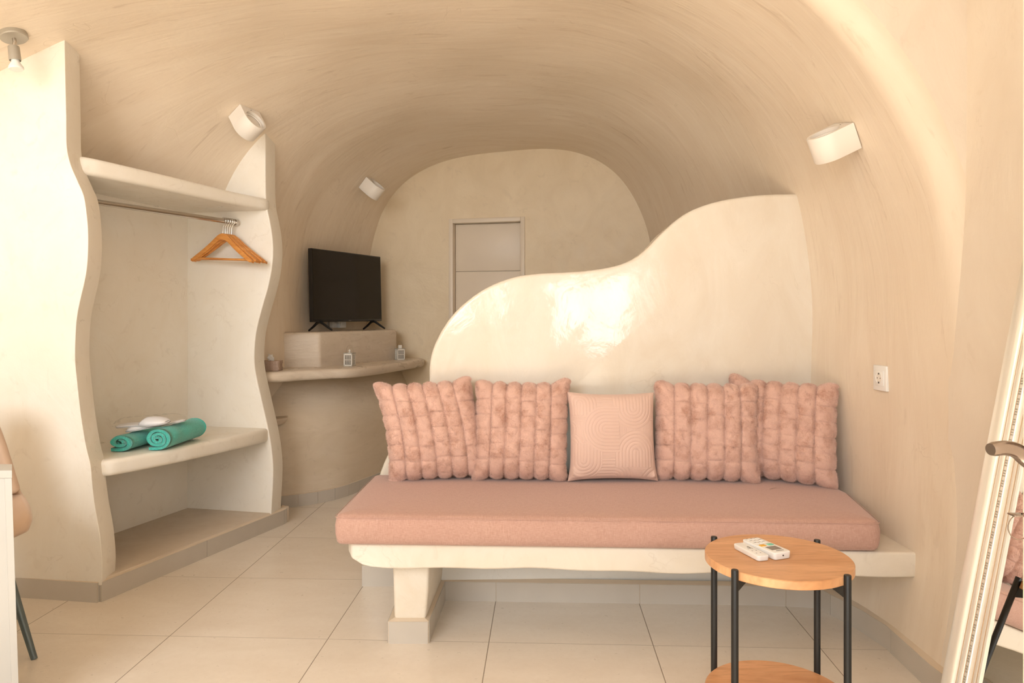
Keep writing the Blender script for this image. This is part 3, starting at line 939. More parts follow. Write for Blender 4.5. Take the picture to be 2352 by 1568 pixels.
# crinkled clear bag around the pair
V = []; Fc = []; na, nbb = 30, 24
for i in range(na + 1):
    for j in range(nbb + 1):
        a = 2 * PI * j / nbb; x = -.15 + .30 * i / na; e = math.sqrt(max(0, 1 - ((i / na - .5) * 2) ** 6))
        V.append((x, (.050 + .006 * random.random()) * math.cos(a), .026 + (.026 * e + .002 + .003 * random.random()) * math.sin(a)))
for i in range(na):
    for j in range(nbb): a = i * (nbb + 1) + j; Fc.append((a, a + 1, a + nbb + 2, a + nbb + 1))
bag = mk('plastic_bag', V, Fc, M_film, smooth=False)
bag.location = (-1.71, 3.40, .676); bag.rotation_euler = (0, math.radians(-4), math.radians(8))
props(bag, 'crinkled clear plastic bag wrapped round the white slippers', 'bag')

# ---------------------------------------------------------------- pillows
def sgnpow(x, p): return np.sign(x) * np.abs(x) ** p


def pillow_grid(n, W, Hh, T, pinch=.05):
    """closed pillow: front and back sheets sharing the border; returns arrays"""
    s = np.linspace(-1, 1, n); s = np.sin(s * PI / 2) * .35 + s * .65
    A, B = np.meshgrid(s, s, indexing='ij')       # A along width, B along height
    edge = (1 - A ** 2) * (1 - B ** 2)
    th = T / 2 * (np.clip(1 - A ** 4, 0, 1) * np.clip(1 - B ** 4, 0, 1)) ** .55
    bulge = 1 - pinch * (1 - B ** 2) * np.abs(A) ** 3; bulg2 = 1 - pinch * (1 - A ** 2) * np.abs(B) ** 3
    X = A * W / 2 * bulge; Z = B * Hh / 2 * bulg2
    return A, B, X, Z, th


def sheets(name, X, Z, Yf, Yb, mat, parent):
    n = X.shape[0]
    Vf = np.stack([X, Yf, Z], -1).reshape(-1, 3); Vb = np.stack([X, Yb, Z], -1).reshape(-1, 3)
    idx = np.arange(n * n).reshape(n, n)
    bidx = idx + n * n
    border = np.zeros((n, n), bool); border[0] = border[-1] = True; border[:, 0] = border[:, -1] = True
    bidx = np.where(border, idx, bidx)
    q = lambda I: np.stack([I[:-1, :-1], I[1:, :-1], I[1:, 1:], I[:-1, 1:]], -1).reshape(-1, 4)
    Fq = np.vstack([q(idx), q(bidx)[:, ::-1]])
    V = np.vstack([Vf, Vb])
    used = np.unique(Fq); remap = -np.ones(len(V), int); remap[used] = np.arange(len(used))
    return V[used], remap[Fq]


def fur_pillow(label, loc, rot, W=.395, Hh=.385, ribs=6, rws=6, seed=0, shear=0.0, bow=0.0, corners=(0, 0, 0, 0), skip=False):
    t = thing('fur_cushion', label, 'cushion', loc, rot, 'pink faux-fur cushions on the bench')
    rg = np.random.default_rng(seed)
    n = 150
    A, B, X, Z, th = pillow_grid(n, W, Hh, .115, .02)
    fr_ = np.clip((A + 1) / 2 * ribs, 0, ribs - 1e-6); ri = np.floor(fr_).astype(int); s = fr_ - ri
    semi = np.sqrt(np.clip(1 - (2 * s - 1) ** 2, 0, 1))
    offs = rg.uniform(-.22, .22, ribs); ro = (B + 1) / 2 * rws + offs[ri]
    s2 = ro - np.floor(ro); semi2 = np.clip(1 - (2 * s2 - 1) ** 2, 0, 1) ** .25
    amp = rg.uniform(.82, 1.18, (ribs, rws + 3)); am = amp[ri, np.clip(np.floor(ro).astype(int) + 1, 0, rws + 2)]
    disp = .027 * semi ** .6 * (.62 + .38 * semi2) * am
    # rib ends round over at the top and bottom; scalloped sides
    endr = np.clip((1 - np.abs(B)) * Hh / 2 / .022, 0, 1); endr = np.sqrt(1 - (1 - endr) ** 2)
    side = np.clip((1 - np.abs(A)) * W / 2 / .02, 0, 1); side = np.sqrt(1 - (1 - side) ** 2)
    Z = Z + np.sign(B) * .022 * semi * np.abs(B) ** 8
    X = X + np.sign(A) * .012 * semi2 * np.abs(A) ** 10
    Yf = -(th + disp * endr * side); Yb = th * .8 + disp * .6 * endr * side
    # corner lifts, shear and bow
    for (ca, cb), c in zip([(-1, 1), (1, 1), (-1, -1), (1, -1)], corners):
        w = np.exp(-(((A - ca) / .17) ** 2 + ((B - cb) / .17) ** 2))
        Z = Z + c * cb * w; X = X + .5 * abs(c) * ca * w
    X = X + shear * B * Hh / 2 + bow * (1 - B ** 2) * .1
    Yf = Yf + .004 * np.sin(A * 5 + seed) * np.cos(B * 4)
    V, Fq = sheets('x', X, Z, Yf, Yb, None, None)
    Yf_g = Yf
    body = fromnp('cushion_body', V, Fq, M_furskin, t)
    # short plush strands
    tri = V[Fq]; e1 = tri[:, 1] - tri[:, 0]; e2 = tri[:, 3] - tri[:, 0]
    nr = np.cross(e1, e2); ar = np.linalg.norm(nr, axis=1) + 1e-12; nr = nr / ar[:, None]
    cen_ = tri.mean(1)
    # outward orientation
    outw = np.stack([cen_[:, 0] * .3, np.where(np.arange(len(Fq)) < (n - 1) ** 2, -1.0, 1.0), cen_[:, 2] * .3], -1)
    sgn = np.sign((nr * outw).sum(1)); nr = nr * sgn[:, None]
    front = np.arange(len(Fq)) < (n - 1) ** 2
    pw = ar * np.where(front, 1.0, .30)
    cnt = 90000
    pick = rg.choice(len(Fq), cnt, p=pw / pw.sum())
    f1, f2 = rg.random(cnt), rg.random(cnt)
    base = tri[pick, 0] + e1[pick] * f1[:, None] + e2[pick] * f2[:, None]
    ph = 3 * np.sin(base[:, 0] * 47 + seed) + 3 * np.cos(base[:, 2] * 51 + base[:, 0] * 23)
    tilt = np.stack([.75 * np.cos(ph), 0 * ph, .6 * np.sin(ph) - .30], -1) + rg.normal(0, .16, (cnt, 3))
    d = nr[pick] * 1.0 + tilt; d /= np.linalg.norm(d, axis=1)[:, None]
    Ls = rg.uniform(.0035, .0085, cnt)
    sd = np.cross(d, rg.normal(0, 1, (cnt, 3))); sd /= np.linalg.norm(sd, axis=1)[:, None]
    wd = .00042
    b0 = base - nr[pick] * .001
    VV = np.stack([b0 - sd * wd, b0 + sd * wd, b0 + d * Ls[:, None]], 1).reshape(-1, 3)
    FF = np.arange(cnt * 3).reshape(-1, 3)
    pile = fromnp('fur_pile', VV, FF, M_fur, t, smooth=False)
    pile['kind'] = 'stuff'
    return t


fz = .516
fur_pillow('fluffy pink ribbed cushion, leftmost on the bench mattress', (-.352, 3.085, fz + .195), (R(-9), R(-3), R(4)), W=.385, Hh=.375, seed=11, shear=-.13, bow=.14, corners=(.016, .020, .010, .004), ribs=6)
fur_pillow('fluffy pink ribbed cushion directly left of the smooth peach cushion', (.036, 3.070, fz + .197), (R(-9), R(.5), R(-3)), W=.375, Hh=.372, seed=22, shear=.02, bow=.03, corners=(.010, .024, .014, .008), ribs=6)
fur_pillow('fluffy pink ribbed cushion directly right of the smooth peach cushion', (.822, 3.055, fz + .194), (R(-9), R(0), R(-8)), W=.405, Hh=.37, seed=33, shear=.02, corners=(.012, .004, .004, .020), ribs=6)
fur_pillow('fluffy pink ribbed cushion, rightmost, turned against the right wall', (1.140, 3.040, fz + .199), (R(-9), R(1.5), R(-30)), W=.405, Hh=.375, seed=44, shear=-.03, corners=(.028, .012, .006, .014), ribs=6)

# smooth peach cushion with stitched arches
pk = thing('quilted_cushion', 'smooth peach cushion stitched with arch pattern, centre of the row', 'cushion', (.421, 3.035, fz + .178), (R(-9), R(0), R(1)))
n = 420
A, B, X, Z, th = pillow_grid(n, .366, .365, .12, .045)
A1, B1 = (A + 1) / 2, (1 - B) / 2          # 0..1 from left, 0..1 from top
hgt = np.zeros_like(A); done = np.zeros_like(A, bool)
mot = [(.41, .42, (1, 0), .26, .15), (.735, .19, (0, -1), .24, .3), (.75, .68, (0, 1), .245, .17), (.12, .125, (0, 1), .20, .14), (.15, .78, (0, -1), .215, .20),
       (.50, .98, (-1, 0), .215, .2), (1.04, 1.06, (0, 1), .26, .2), (-.02, .42, (-1, 0), .10, .1), (-.02, .62, (0, 1), .17, .2), (.45, -.12, (0, -1), .22, .2), (1.02, -.02, (0, -1), .2, .2)]
for mx, my, (lx, ly), Rm, leg in mot:
    px, py = A1 - mx, B1 - my
    al = np.clip(px * lx + py * ly, 0, None)
    beyond = al > leg
    dd = np.hypot(px - al * lx, py - al * ly)
    m = (dd < Rm) & (~done) & (~beyond)
    fr_ = (dd / .039) % 1.0
    hgt = np.where(m, np.sqrt(np.clip(1 - (2 * fr_ - 1) ** 2, 0, 1)) * .0023, hgt)
    done |= m
fr_ = (A1 / .0135) % 1.0
alt = (np.floor(B1 * 3.0) % 2) == 1
fr2 = (B1 / .0135) % 1.0
lines = np.where(alt, fr_, fr2)
hgt = np.where(~done, np.sqrt(np.clip(1 - (2 * lines - 1) ** 2, 0, 1)) * .0016, hgt)
# folds at the lower corners
fold = .010 * np.exp(-(((A + .93) + (B + .80) * .9) / .10) ** 2) * np.exp(-((B + .85) / .25) ** 2) + .012 * np.exp(-(((A - .95) - (B + .85) * .9) / .07) ** 2) * np.exp(-((B + .85) / .18) ** 2)
for (ca, cb), c in zip([(-1, 1), (1, 1), (-1, -1), (1, -1)], (.004, .0, .004, .004)):
    w = np.exp(-(((A - ca) / .2) ** 2 + ((B - cb) / .2) ** 2)); Z = Z + c * cb * w; X = X + 1.5 * c * ca * w
ed = np.clip((1 - np.abs(A)) * 12, 0, 1) * np.clip((1 - np.abs(B)) * 12, 0, 1)
Yf = -(th + (hgt + fold) * ed); Yb = th * .75
V, Fq = sheets('x', X, Z, Yf, Yb, None, None)
fromnp('cushion_body', V, Fq, M_peach, pk)
# pale cushion behind
gk = thing('grey_cushion', 'pale grey cushion mostly hidden behind the smooth peach cushion', 'cushion', (.40, 3.125, fz + .168), (R(-6), R(0), R(2)))
A, B, X, Z, th = pillow_grid(60, .42, .335, .07, .05)
V, Fq = sheets('x', X, Z, -th, th * .8, None, None)
fromnp('cushion_body', V, Fq, M_greycush, gk)

# ---------------------------------------------------------------- side table
TX, TY, TZ, TR = .697, 1.890, .572, .1845
tb = thing('side_table', 'round oak-look side table with black metal legs and lower tier', 'table', (TX, TY, 0))
def disc(name, z0, z1, r):
    return lathe(name, [(0, z0), (r - .002, z0), (r, z0 + .002), (r, z1 - .002), (r - .002, z1), (0, z1)], M_table, tb, n=96, angle=30)
disc('tabletop', TZ - .022, TZ, TR)
disc('lower_shelf', .190, .210, TR)
legs = [(.571, 2.035), (.845, 2.002), (.542, 1.765), (.812, 1.727)]
cxl = sum(l[0] for l in legs) / 4; cyl_ = sum(l[1] for l in legs) / 4
for lx, ly in legs:
    ddx, ddy = lx - TX, ly - TY; dl = math.hypot(ddx, ddy); f = (TR + .0075) / dl
    ex, ey = ddx * f, ddy * f
    lathe('leg', [(0, 0), (.0088, 0), (.0088, TZ + .004), (.0078, TZ + .0055), (0, TZ + .0055)], M_black, tb, n=20, M=Matrix.Translation((ex, ey, 0)))
    a = math.atan2(ey, ex)
    Mb = Matrix.Rotation(a, 4, 'Z')
    rr = math.hypot(ex, ey)
    bm = bmesh.new()
    pts = [(rr - .006, TZ - .0225), (rr - .006, TZ - .052), (rr - .075, TZ - .0225)]
    lo = [bm.verts.new(Mb @ Vector((p[0], -.0025, p[1]))) for p in pts]; hi = [bm.verts.new(Mb @ Vector((p[0], .0025, p[1]))) for p in pts]
    bm.faces.new(lo); bm.faces.new(hi[::-1])
    for i in range(3): bm.faces.new((lo[i], lo[(i + 1) % 3], hi[(i + 1) % 3], hi[i]))
    frombm('bracket', bm, M_black, tb)
    box('shelf_tab', rr - .045, rr - .006, -.006, .006, .182, .190, M_black, tb, M=Mb)
for sgn_ in (1, -1):
    pass


# remotes
def flat(u, v, z):
    Y = (H - z) * F / (v - VH); return Vector(((u - 1176) / F * Y, Y, z))


def remote(name, label, uvs, w, th, kind):
    far, near = flat(*uvs[0], TZ + th), flat(*uvs[1], TZ + th)
    c = (far + near) / 2; L = (far - near).length; a = math.atan2(far.y - near.y, far.x - near.x)
    t = thing(name, label, 'remote control', (c.x, c.y, TZ + .0005), (0, 0, a))
    h = L / 2
    ringp = round_poly([(-h, -w / 2), (h, -w / 2), (h, w / 2), (-h, w / 2)], .010, 5)
    prism('casing', [(x * .985, y * .94, 0) for x, y in ringp], [(x, y, th) for x, y in ringp], M_white, t, bev=.0028, seg=3)
    return t, h


# far end centre / near end centre of each remote's top face
t, h = remote('air_conditioner_remote', 'larger white remote with yellow and green buttons on the side table', ((1722, 1235.5), (1799, 1268)), .056, .019, 0)
z = .019
box('display', -h + .022, -h + .048, -.016, .016, z - .001, z + .0006, M_lcd, t)
box('button', -h + .056, -h + .068, -.021, -.004, z - .001, z + .0014, M_green, t, bev=.001)
box('button', -h + .056, -h + .068, .004, .021, z - .001, z + .0014, M_yellow, t, bev=.001)
for i in range(3):
    for j in range(3):
        box('button', -h + .078 + i * .016, -h + .087 + i * .016, -.0195 + j * .0145, -.009 + j * .0145, z - .001, z + .0012, M_white, t, bev=.001)
        box('printed_mark', -h + .0885 + i * .016, -h + .0905 + i * .016, -.018 + j * .0145, -.011 + j * .0145, z - .001, z + .0003, M_dark, t)
for j in range(5): box('printed_mark', -h + .013, -h + .0165, -.014 + j * .005, -.0105 + j * .005, z - .001, z + .0003, M_dark, t)
bm = bmesh.new(); tube(bm, [(-h - .0006, .0, z * .55), (-h + .004, .0, z * .55)], .0022, 10); frombm('infrared_lens', bm, M_dark, t)
t, h = remote('slim_remote', 'smaller slim white remote beside the larger one on the side table', ((1696, 1246), (1755, 1276.5)), .036, .014, 1)
z = .014
for j in range(4): box('printed_mark', h - .038 - .0045 * j, h - .0355 - .0045 * j, -.006, -.001 + (j % 2) * .002, z - .001, z + .0003, M_dark, t)
for i in range(3):
    for j in range(2): box('printed_mark', -h + .022 + i * .018, -h + .026 + i * .018, -.008 + j * .012, -.005 + j * .012, z - .001, z + .0003, M_sole, t)

# ---------------------------------------------------------------- television
tl, tr = Vector((-1.335, 4.80)), Vector((-1.005, 5.52))
dv_ = (tr - tl).normalized(); ang = math.atan2(dv_.y, dv_.x)
TWd = (tr - tl).length
ctv = (tl + tr) / 2
tv = thing('television', 'black flat-screen television on the alcove plinth, standing on splayed feet', 'television', (ctv.x, ctv.y, 1.0965), (R(-1.6), 0, ang))
z0, z1 = .060, .554
# local x along screen, front = -y
box('casing', -TWd / 2, TWd / 2, -.012, .018, z0, z1, M_tvframe, tv, bev=.004)
box('rear_housing', -TWd / 2 + .06, TWd / 2 - .06, .018, .052, z0 + .0, z0 + .30, M_tvframe, tv, bev=.012)
box('screen', -TWd / 2 + .008, TWd / 2 - .008, -.0135, -.011, z0 + .017, z1 - .008, M_screen, tv)
box('logo', -.014, .014, -.0142, -.012, z0 + .006, z0 + .010, M_lcd, tv)
for sx in (-.315, .30):
    bm = bmesh.new()
    for s in (-1, 1):
        tube(bm, [(sx, -s * .006, .064), (sx, s * .018, .056), (sx + .004, s * .055, .030), (sx + .006, s * .098, .003)], .008, 8, rfun=lambda f: .0125 - .006 * f)
    frombm('foot', bm, M_tvframe, tv)
for i, (u, v) in enumerate([(747, 749), (769, 749), (786, 749)]):
    Yw = 5.2 + .03 * i
    s = thing('wall_socket', ['left of three white sockets on the wall under the television', 'middle of three white sockets on the wall under the television', 'right of three white sockets on the wall under the television'][i],
              'socket', P(u, v - 9, Yw), (0, 0, ang), 'sockets under the television')
    box('plate', -.036, .036, -.009, .02, -.04, .04, M_white, s, bev=.003)
    box('rocker', -.02, .02, -.012, -.008, -.025, .025, M_white, s, bev=.002)


# ---------------------------------------------------------------- lanterns and wicker box
def lantern(label, x, y, yaw, tall):
    t = thing('lantern', label, 'lantern', (x, y, .868), (0, 0, yaw), 'cut-out tin lanterns on the ledge')
    a, hb = .030, .082
    box('lantern_core', -a + .004, a - .004, -a + .004, a - .004, .004, hb - .004, M_lantdark, t)
    bm = bmesh.new()
    for r in range(4):
        Mr = Matrix.Rotation(r * PI / 2, 4, 'Z')
        for (x0, x1, q0, q1) in [(-a, -a + .008, 0, hb), (a - .008, a, 0, hb), (-a, a, 0, .009), (-a, a, hb - .010, hb)]:
            bbox(bm, x0, x1, -a, -a + .002, q0, q1, 0, 1, Mr)
        # lattice of rings and a crossing
        for gx in (-.0155, -.0052, .0052, .0155):
            for gz in (.0150, .0245, .034, .048, .0575, .067):
                tube(bm, [Mr @ Vector((gx + .0048 * math.cos(q), -a + .001, gz + .0048 * math.sin(q))) for q in np.linspace(0, 2 * PI, 9)], .0010, 4, caps=False)
        bbox(bm, -a, a, -a, -a + .002, .0395, .0425, 0, 1, Mr)
    frombm('lantern_panels', bm, M_lantern, t)
    box('lid', -a - .002, a + .002, -a - .002, a + .002, hb, hb + .004, M_lampgrey, t, bev=.001)
    box('base', -a - .001, a + .001, -a - .001, a + .001, 0, .003, M_lampgrey, t)
    if tall: box('chimney', -.012, .012, -.012, .012, hb + .004, hb + .028, M_lantern, t, bev=.001)
    else: lathe('finial', [(0, hb + .004), (.012, hb + .004), (.004, hb + .010), (.0075, hb + .018), (.0055, hb + .025), (0, hb + .027)], M_lantern, t, n=16)
    tubeobj('handle', [(.025 * math.cos(q), 0, hb + .004 + .050 * math.sin(q)) for q in np.linspace(0, PI, 18)], .0009, M_chrome, t, n=5)


lantern('cream tin lantern with a round finial on the middle of the ledge', -1.072, 4.755, R(-10), False)
lantern('cream tin lantern with a square chimney near the back wall', -.842, 5.41, R(25), True)
wb_ = thing('wicker_box', 'small woven brown tissue box at the left end of the ledge', 'box', (-1.452, 4.345, .868), (0, 0, R(2)))
bm = bmesh.new()
bbox(bm, -.054, .054, -.044, .044, .001, .060, .002)
for s_ in range(3):
    for q in range(7):
        for sd in range(4):
            Mr = Matrix.Rotation(sd * PI / 2, 4, 'Z'); hw = .054 if sd % 2 == 0 else .044; hd = .044 if sd % 2 == 0 else .054
            if (q + s_) % 2: continue
            x0 = -hw + 2 * hw * q / 7
            bbox(bm, x0 + .001, x0 + 2 * hw / 7 - .001, -hd - .003, -hd + .001, .002 + s_ * .020, .021 + s_ * .020, .001, 1, Mr)
frombm('woven_body', bm, M_wicker, wb_)
ts = []
for i in range(9):
    for j in range(5): ts.append((-.02 + .01 * j * (1 - .04 * i) + .004 * math.sin(i * 1.2 + j), .004 * math.sin(j * 2.1 + i), .058 + .005 * i + .003 * math.sin(j * 1.7)))
mk('tissue', ts, [(5 * i + j, 5 * i + j + 1, 5 * i + j + 6, 5 * i + j + 5) for i in range(8) for j in range(4)], M_white, wb_)

# ---------------------------------------------------------------- wall lamps
def wall_lamp(label, u, v, y0, y1, size=1.0, roll=0.0):
    p, nn = surf(u, v, y0, y1)
    tz = Vector((0, 0, 1)); ax = (tz - nn * tz.dot(nn)).normalized(); bx_ = nn.cross(ax)
    ax = (ax * math.cos(roll) + bx_ * math.sin(roll)).normalized(); bx_ = nn.cross(ax).normalized()
    t = thing('wall_lamp', label, 'lamp', p + nn * .004, group='drum wall lamps on the vault')
    t.rotation_euler = Matrix((bx_, nn, ax)).transposed().to_euler()
    # outline: D shape, x = sideways, y = out of the wall
    r, dpt, hh = .064 * size, .076 * size, .048 * size
    n_ = 48
    outl_ = []; hole = []
    for k_ in range(n_):
        a = 2 * PI * k_ / n_
        x_, y_ = r * math.cos(a), dpt + r * math.sin(a)
        if math.sin(a) < 0:      # stretch back half to the wall plane
            q = max(abs(math.cos(a)), abs(math.sin(a)))
            x_ = r * math.cos(a) / q; y_ = dpt + dpt * math.sin(a) / q
        outl_.append((x_, max(0, y_))); hole.append((.052 * size * math.cos(a), dpt + .052 * size * math.sin(a)))
    bm = bmesh.new()
    def ringv(pts, z): return [bm.verts.new((x_, y_, z)) for x_, y_ in pts]
    sc = lambda pts, s: [(x_ * s, dpt + (y_ - dpt) * s) if y_ > .002 else (x_ * s, y_) for x_, y_ in pts]
    rs = [ringv(hole, -hh + .02), ringv(hole, -hh), ringv(sc(outl_, .975), -hh), ringv(outl_, -hh + .002), ringv(outl_, hh - .002), ringv(sc(outl_, .975), hh), ringv(hole, hh), ringv(hole, hh - .02)]
    for a_, b_ in zip(rs[:-1], rs[1:]):
        for k_ in range(n_): bm.faces.new((a_[k_], a_[(k_ + 1) % n_], b_[(k_ + 1) % n_], b_[k_]))
    bm.faces.new(rs[0]); bm.faces.new(rs[-1][::-1])
    frombm('lamp_body', bm, M_lamp, t, angle=40)
    lathe('lens_ring', [(.050 * size, hh - .018), (.050 * size, hh - .013), (.042 * size, hh - .013), (.040 * size, hh - .018)], M_lamp, t, n=40, M=Matrix.Translation((0, dpt, 0)))
    bm = bmesh.new(); tube(bm, [(0, .014 * size, hh - .003), (0, .014 * size, hh + .0006)], .0028, 10); frombm('screw_hole', bm, M_dark, t)
    box('back_plate', -.050 * size, .050 * size, -.012, .0, -hh * .93, hh * .93, M_black, t)
    return t


wall_lamp('white drum wall lamp on the right side of the vault', 1950, 310, 2.35, 3.1, 1.0, R(-15))
wall_lamp('white drum wall lamp above the closet side panel', 560, 262, 3.6, 4.02, 1.05, R(-8))
wall_lamp('smallest-looking white drum wall lamp, deepest in the vault above the television', 841, 420, 4.7, 5.7, 1.0, R(4))

# spotlight at the top left
p, nn = surf(30, 78, 2.4, 2.98)
sp = thing('ceiling_spotlight', 'grey adjustable spotlight on a round base at the upper left', 'lamp', p)
q = nn.to_track_quat('Z', 'Y')
lathe('ceiling_rose', [(0, -.01), (.050, -.01), (.050, .016), (.047, .020), (0, .020)], M_lampgrey, sp, n=48, M=q.to_matrix().to_4x4())
e0 = nn * .020; e1 = e0 + nn * .022 + Vector((-.006, 0, -.016))
tubeobj('swivel_joint', [e0, e0 + nn * .016, e1], .0075, M_chrome, sp, n=12)
ax = Vector((.15, -.05, -1)).normalized(); qa = ax.to_track_quat('Z', 'Y').to_matrix().to_4x4(); Ma = Matrix.Translation(e1) @ qa
lathe('spot_housing', [(0, -.004), (.0195, -.004), (.0205, 0), (.0215, .052), (.0195, .054), (.0185, .045), (0, .045)], M_lampgrey, sp, n=32, M=Ma)
lathe('bulb', [(.012, .040), (.0150, .056), (.0150, .060), (.0265, .080), (.0275, .086), (.024, .090), (0, .091)], M_bulb, sp, n=32, M=Ma)
bm = bmesh.new(); s_ = q.to_matrix() @ Vector((.030, -.040, .004)); s2_ = q.to_matrix() @ Vector((.0318, -.0424, .004))
tube(bm, [s_, s2_], .005, 10); frombm('screw', bm, M_gold, sp)

# ---------------------------------------------------------------- wall socket by the bench
wn = GRID[..., :]
so = P(2023, 868, 2.735)
# put it on the right wall: solve for the wall x at that sight line
yy = 2.735
for _ in range(20):
    xw = np.interp(yy, YS, XR) - .002
    yy = xw / ((2023 - 1176) / F)
so = P(2023, 868, yy)
wsl = (np.interp(yy + .1, YS, XR) - np.interp(yy - .1, YS, XR)) / .2
so.x += .004
s = thing('wall_socket', 'single white wall socket on the right wall beside the bench', 'socket', so, (0, 0, -PI / 2 - math.atan(wsl) + 0))
# local: -y faces into the room
box('frame', -.043, .043, -.009, .01, -.047, .047, M_white, s, bev=.003, seg=3)
box('insert', -.0285, .0285, -.0115, -.008, -.0285, .0285, M_white, s, bev=.0015)
Ms = Matrix.Rotation(PI / 2, 4, 'X')
lathe('socket_well', [(.0215, .0118), (.0205, .0132), (.0190, .0118), (.0188, .0116)], M_white, s, n=36, M=Ms)
lathe('socket_floor', [(0, .0117), (.0189, .0118)], M_lamp, s, n=36, M=Ms)
for zz in (.0165, -.0165): box('earth_clip', -.003, .003, -.0136, -.011, zz - .003, zz + .003, M_dark, s)
box('pin_hole', .0075, .0115, -.0122, -.011, -.002, .002, M_dark, s)
box('pin_hole', -.0115, -.0075, -.0122, -.011, -.002, .002, M_dark, s)

# ---------------------------------------------------------------- leaning mirror
YM = 1.85
def mx_(v):            # x of the frame's far outer edge at image row v
    return ((2350 - .208 * (v - 750)) - 1176) / F * YM
zA, zB = H + (VH - 1568) / F * YM, H + (VH - 750) / F * YM
sl = (mx_(750) - mx_(1568)) / (zB - zA); lean = math.atan(sl)
x0 = mx_(1568) - sl * zA
mr = thing('leaning_mirror', 'tall mirror with ornate pale silver frame leaning on the right wall', 'mirror', (x0, YM, 0), (0, lean, R(5.5)))
# local: x = out of the wall is -x, y along width (towards the viewer is -y), z up
MW, MH = .42, 1.41
prof = [(0, .0), (0, -.012), (.004, -.022), (.014, -.030), (.026, -.033), (.038, -.031), (.046, -.025), (.049, -.020), (.051, -.0195), (.054, -.023), (.060, -.0245), (.065, -.022), (.0675, -.018), (.069, -.018),
        (.071, -.020), (.080, -.020), (.082, -.017), (.088, -.013), (.093, -.0125), (.096, -.014), (.099, -.0135), (.1005, -.011), (.102, -.0105), (.104, -.013), (.109, -.012), (.110, -.006), (.110, 0)]
bm = bmesh.new()
corn = [(0, 0, 1, 1), (-MW, 0, -1, 1), (-MW, MH, -1, -1), (0, MH, 1, -1)]
rings = []
for (yc, zc, sy, sz) in corn:
    rings.append([bm.verts.new((dx_, yc - sy * dw, zc + sz * dw)) for dw, dx_ in prof])
for a in range(4):
    r1, r2 = rings[a], rings[(a + 1) % 4]
    for i in range(len(prof) - 1): bm.faces.new((r1[i], r1[i + 1], r2[i + 1], r2[i]))
frombm('mirror_frame', bm, M_frame, mr, angle=50)
# gilt lines in the grooves and the little chevron ornament
bm = bmesh.new()
for dw, dx_ in ((.0500, -.0203), (.0682, -.0188), (.0900, -.0133), (.1008, -.0115)):
    c4 = [(dx_, -dw, dw), (dx_, -MW + dw, dw), (dx_, -MW + dw, MH - dw), (dx_, -dw, MH - dw)]
    for i in range(4): tube(bm, [c4[i], c4[(i + 1) % 4]], .0009, 5)
frombm('gilt_line', bm, M_gold, mr)
nn_ = 190
for yy_ in (-.0755, -MW + .0755):
    bm = bmesh.new()
    for i in range(nn_):
        zc = .09 + (MH - .18) * i / nn_
        if i % 4 == 3: continue
        bbox(bm, -.0218, -.019, yy_ - .0028, yy_ + .0028, zc, zc + .0030, 0)
    frombm('frame_ornament', bm, M_lampgrey, mr)
mk('mirror_glass', [(-.007, -.108, .108), (-.007, -MW + .108, .108), (-.007, -MW + .108, MH - .108), (-.007, -.108, MH - .108)], [(0, 1, 2, 3)], M_mirror, mr, smooth=False)
box('backing', -.004, .006, -MW + .01, -.01, .01, MH - .01, M_dark, mr)

# ---------------------------------------------------------------- entrance door leaf (open, at the right edge) with handle and key
DY = 1.09
dxf = (2347.5 - 1176) / F * DY
fd = bpy.data.objects.new('door_2', None); link(fd); props(fd, kind='structure')
fd.location = (dxf, DY, 0)
box('door_leaf', 0, .042, -.78, 0, .01, 2.15, M_frontdoor, fd, bev=.003)
box('door_handle_plate', -.010, .0, -.062, -.022, .895, 1.075, M_nickel, fd, bev=.004)
zz = H + (VH - 1024) / F * 1.05
bm = bmesh.new()
path = smooth_curve([(-.006, -.042, zz - .030), (-.024, -.042, zz - .018), (-.040, -.045, zz - .006), (-.060, -.050, zz - .001), (-.085, -.056, zz - .002)], 16)
tube(bm, path, .011, 24, rfun=lambda f: (.0125 - .0025 * f) * (1 if f < .97 else .86))
frombm('door_handle', bm, M_nickel, fd)
zk = H + (VH - 1181) / F * 1.05
bm = bmesh.new()
tube(bm, [(-.008, -.042, zk), (-.030, -.042, zk)], .0028, 8)
bbox(bm, -.046, -.028, -.050, -.034, zk - .0012, zk + .0012, .0006)
tube(bm, [(-.034 + .016 * math.cos(q), -.042, zk - .018 + .018 * math.sin(q)) for q in np.linspace(0, 2 * PI, 22)], .0008, 5, caps=False)
ky = frombm('door_key', bm, M_nickel)
ky.location = (dxf, DY, 0)
props(ky, 'metal key with a thin ring in the entrance door lock', 'key')

# ---------------------------------------------------------------- chair and white cabinet at the left edge
ch = thing('velvet_chair', 'beige velvet chair with splayed grey-blue metal legs at the left edge', 'chair', (-1.985, 2.545, 0), (0, 0, R(40.5)))
V = []; Fc = []; ns, nw = 30, 24
prof = smooth_curve([(-.235, .425, 0), (-.225, .452, 0), (-.18, .462, 0), (-.05, .452, 0), (.08, .452, 0), (.165, .475, 0), (.205, .54, 0), (.225, .64, 0), (.245, .76, 0), (.262, .87, 0), (.268, .885, 0)], ns)
for i, q in enumerate(prof):
    f = i / (ns - 1)
    wd = .205 + .018 * math.sin(f * PI) - .085 * max(0, min(1, (f - .45) / .45))
    for j in range(nw + 1):
        a = -1 + 2 * j / nw
        wing = abs(a) ** 3
        y_ = q[0] - wing * .055 * max(0, f - .3); z_ = q[1] + wing * (.030 + .035 * math.sin(min(1, f * 1.6) * PI))
        if f > .55: y_ = q[0] - wing * .10; z_ = q[1] - wing * .03 * max(0, (f - .8) * 5)
        V.append((a * wd, y_, z_))
for i in range(ns - 1):
    for j in range(nw): a = i * (nw + 1) + j; Fc.append((a, a + 1, a + nw + 2, a + nw + 1))
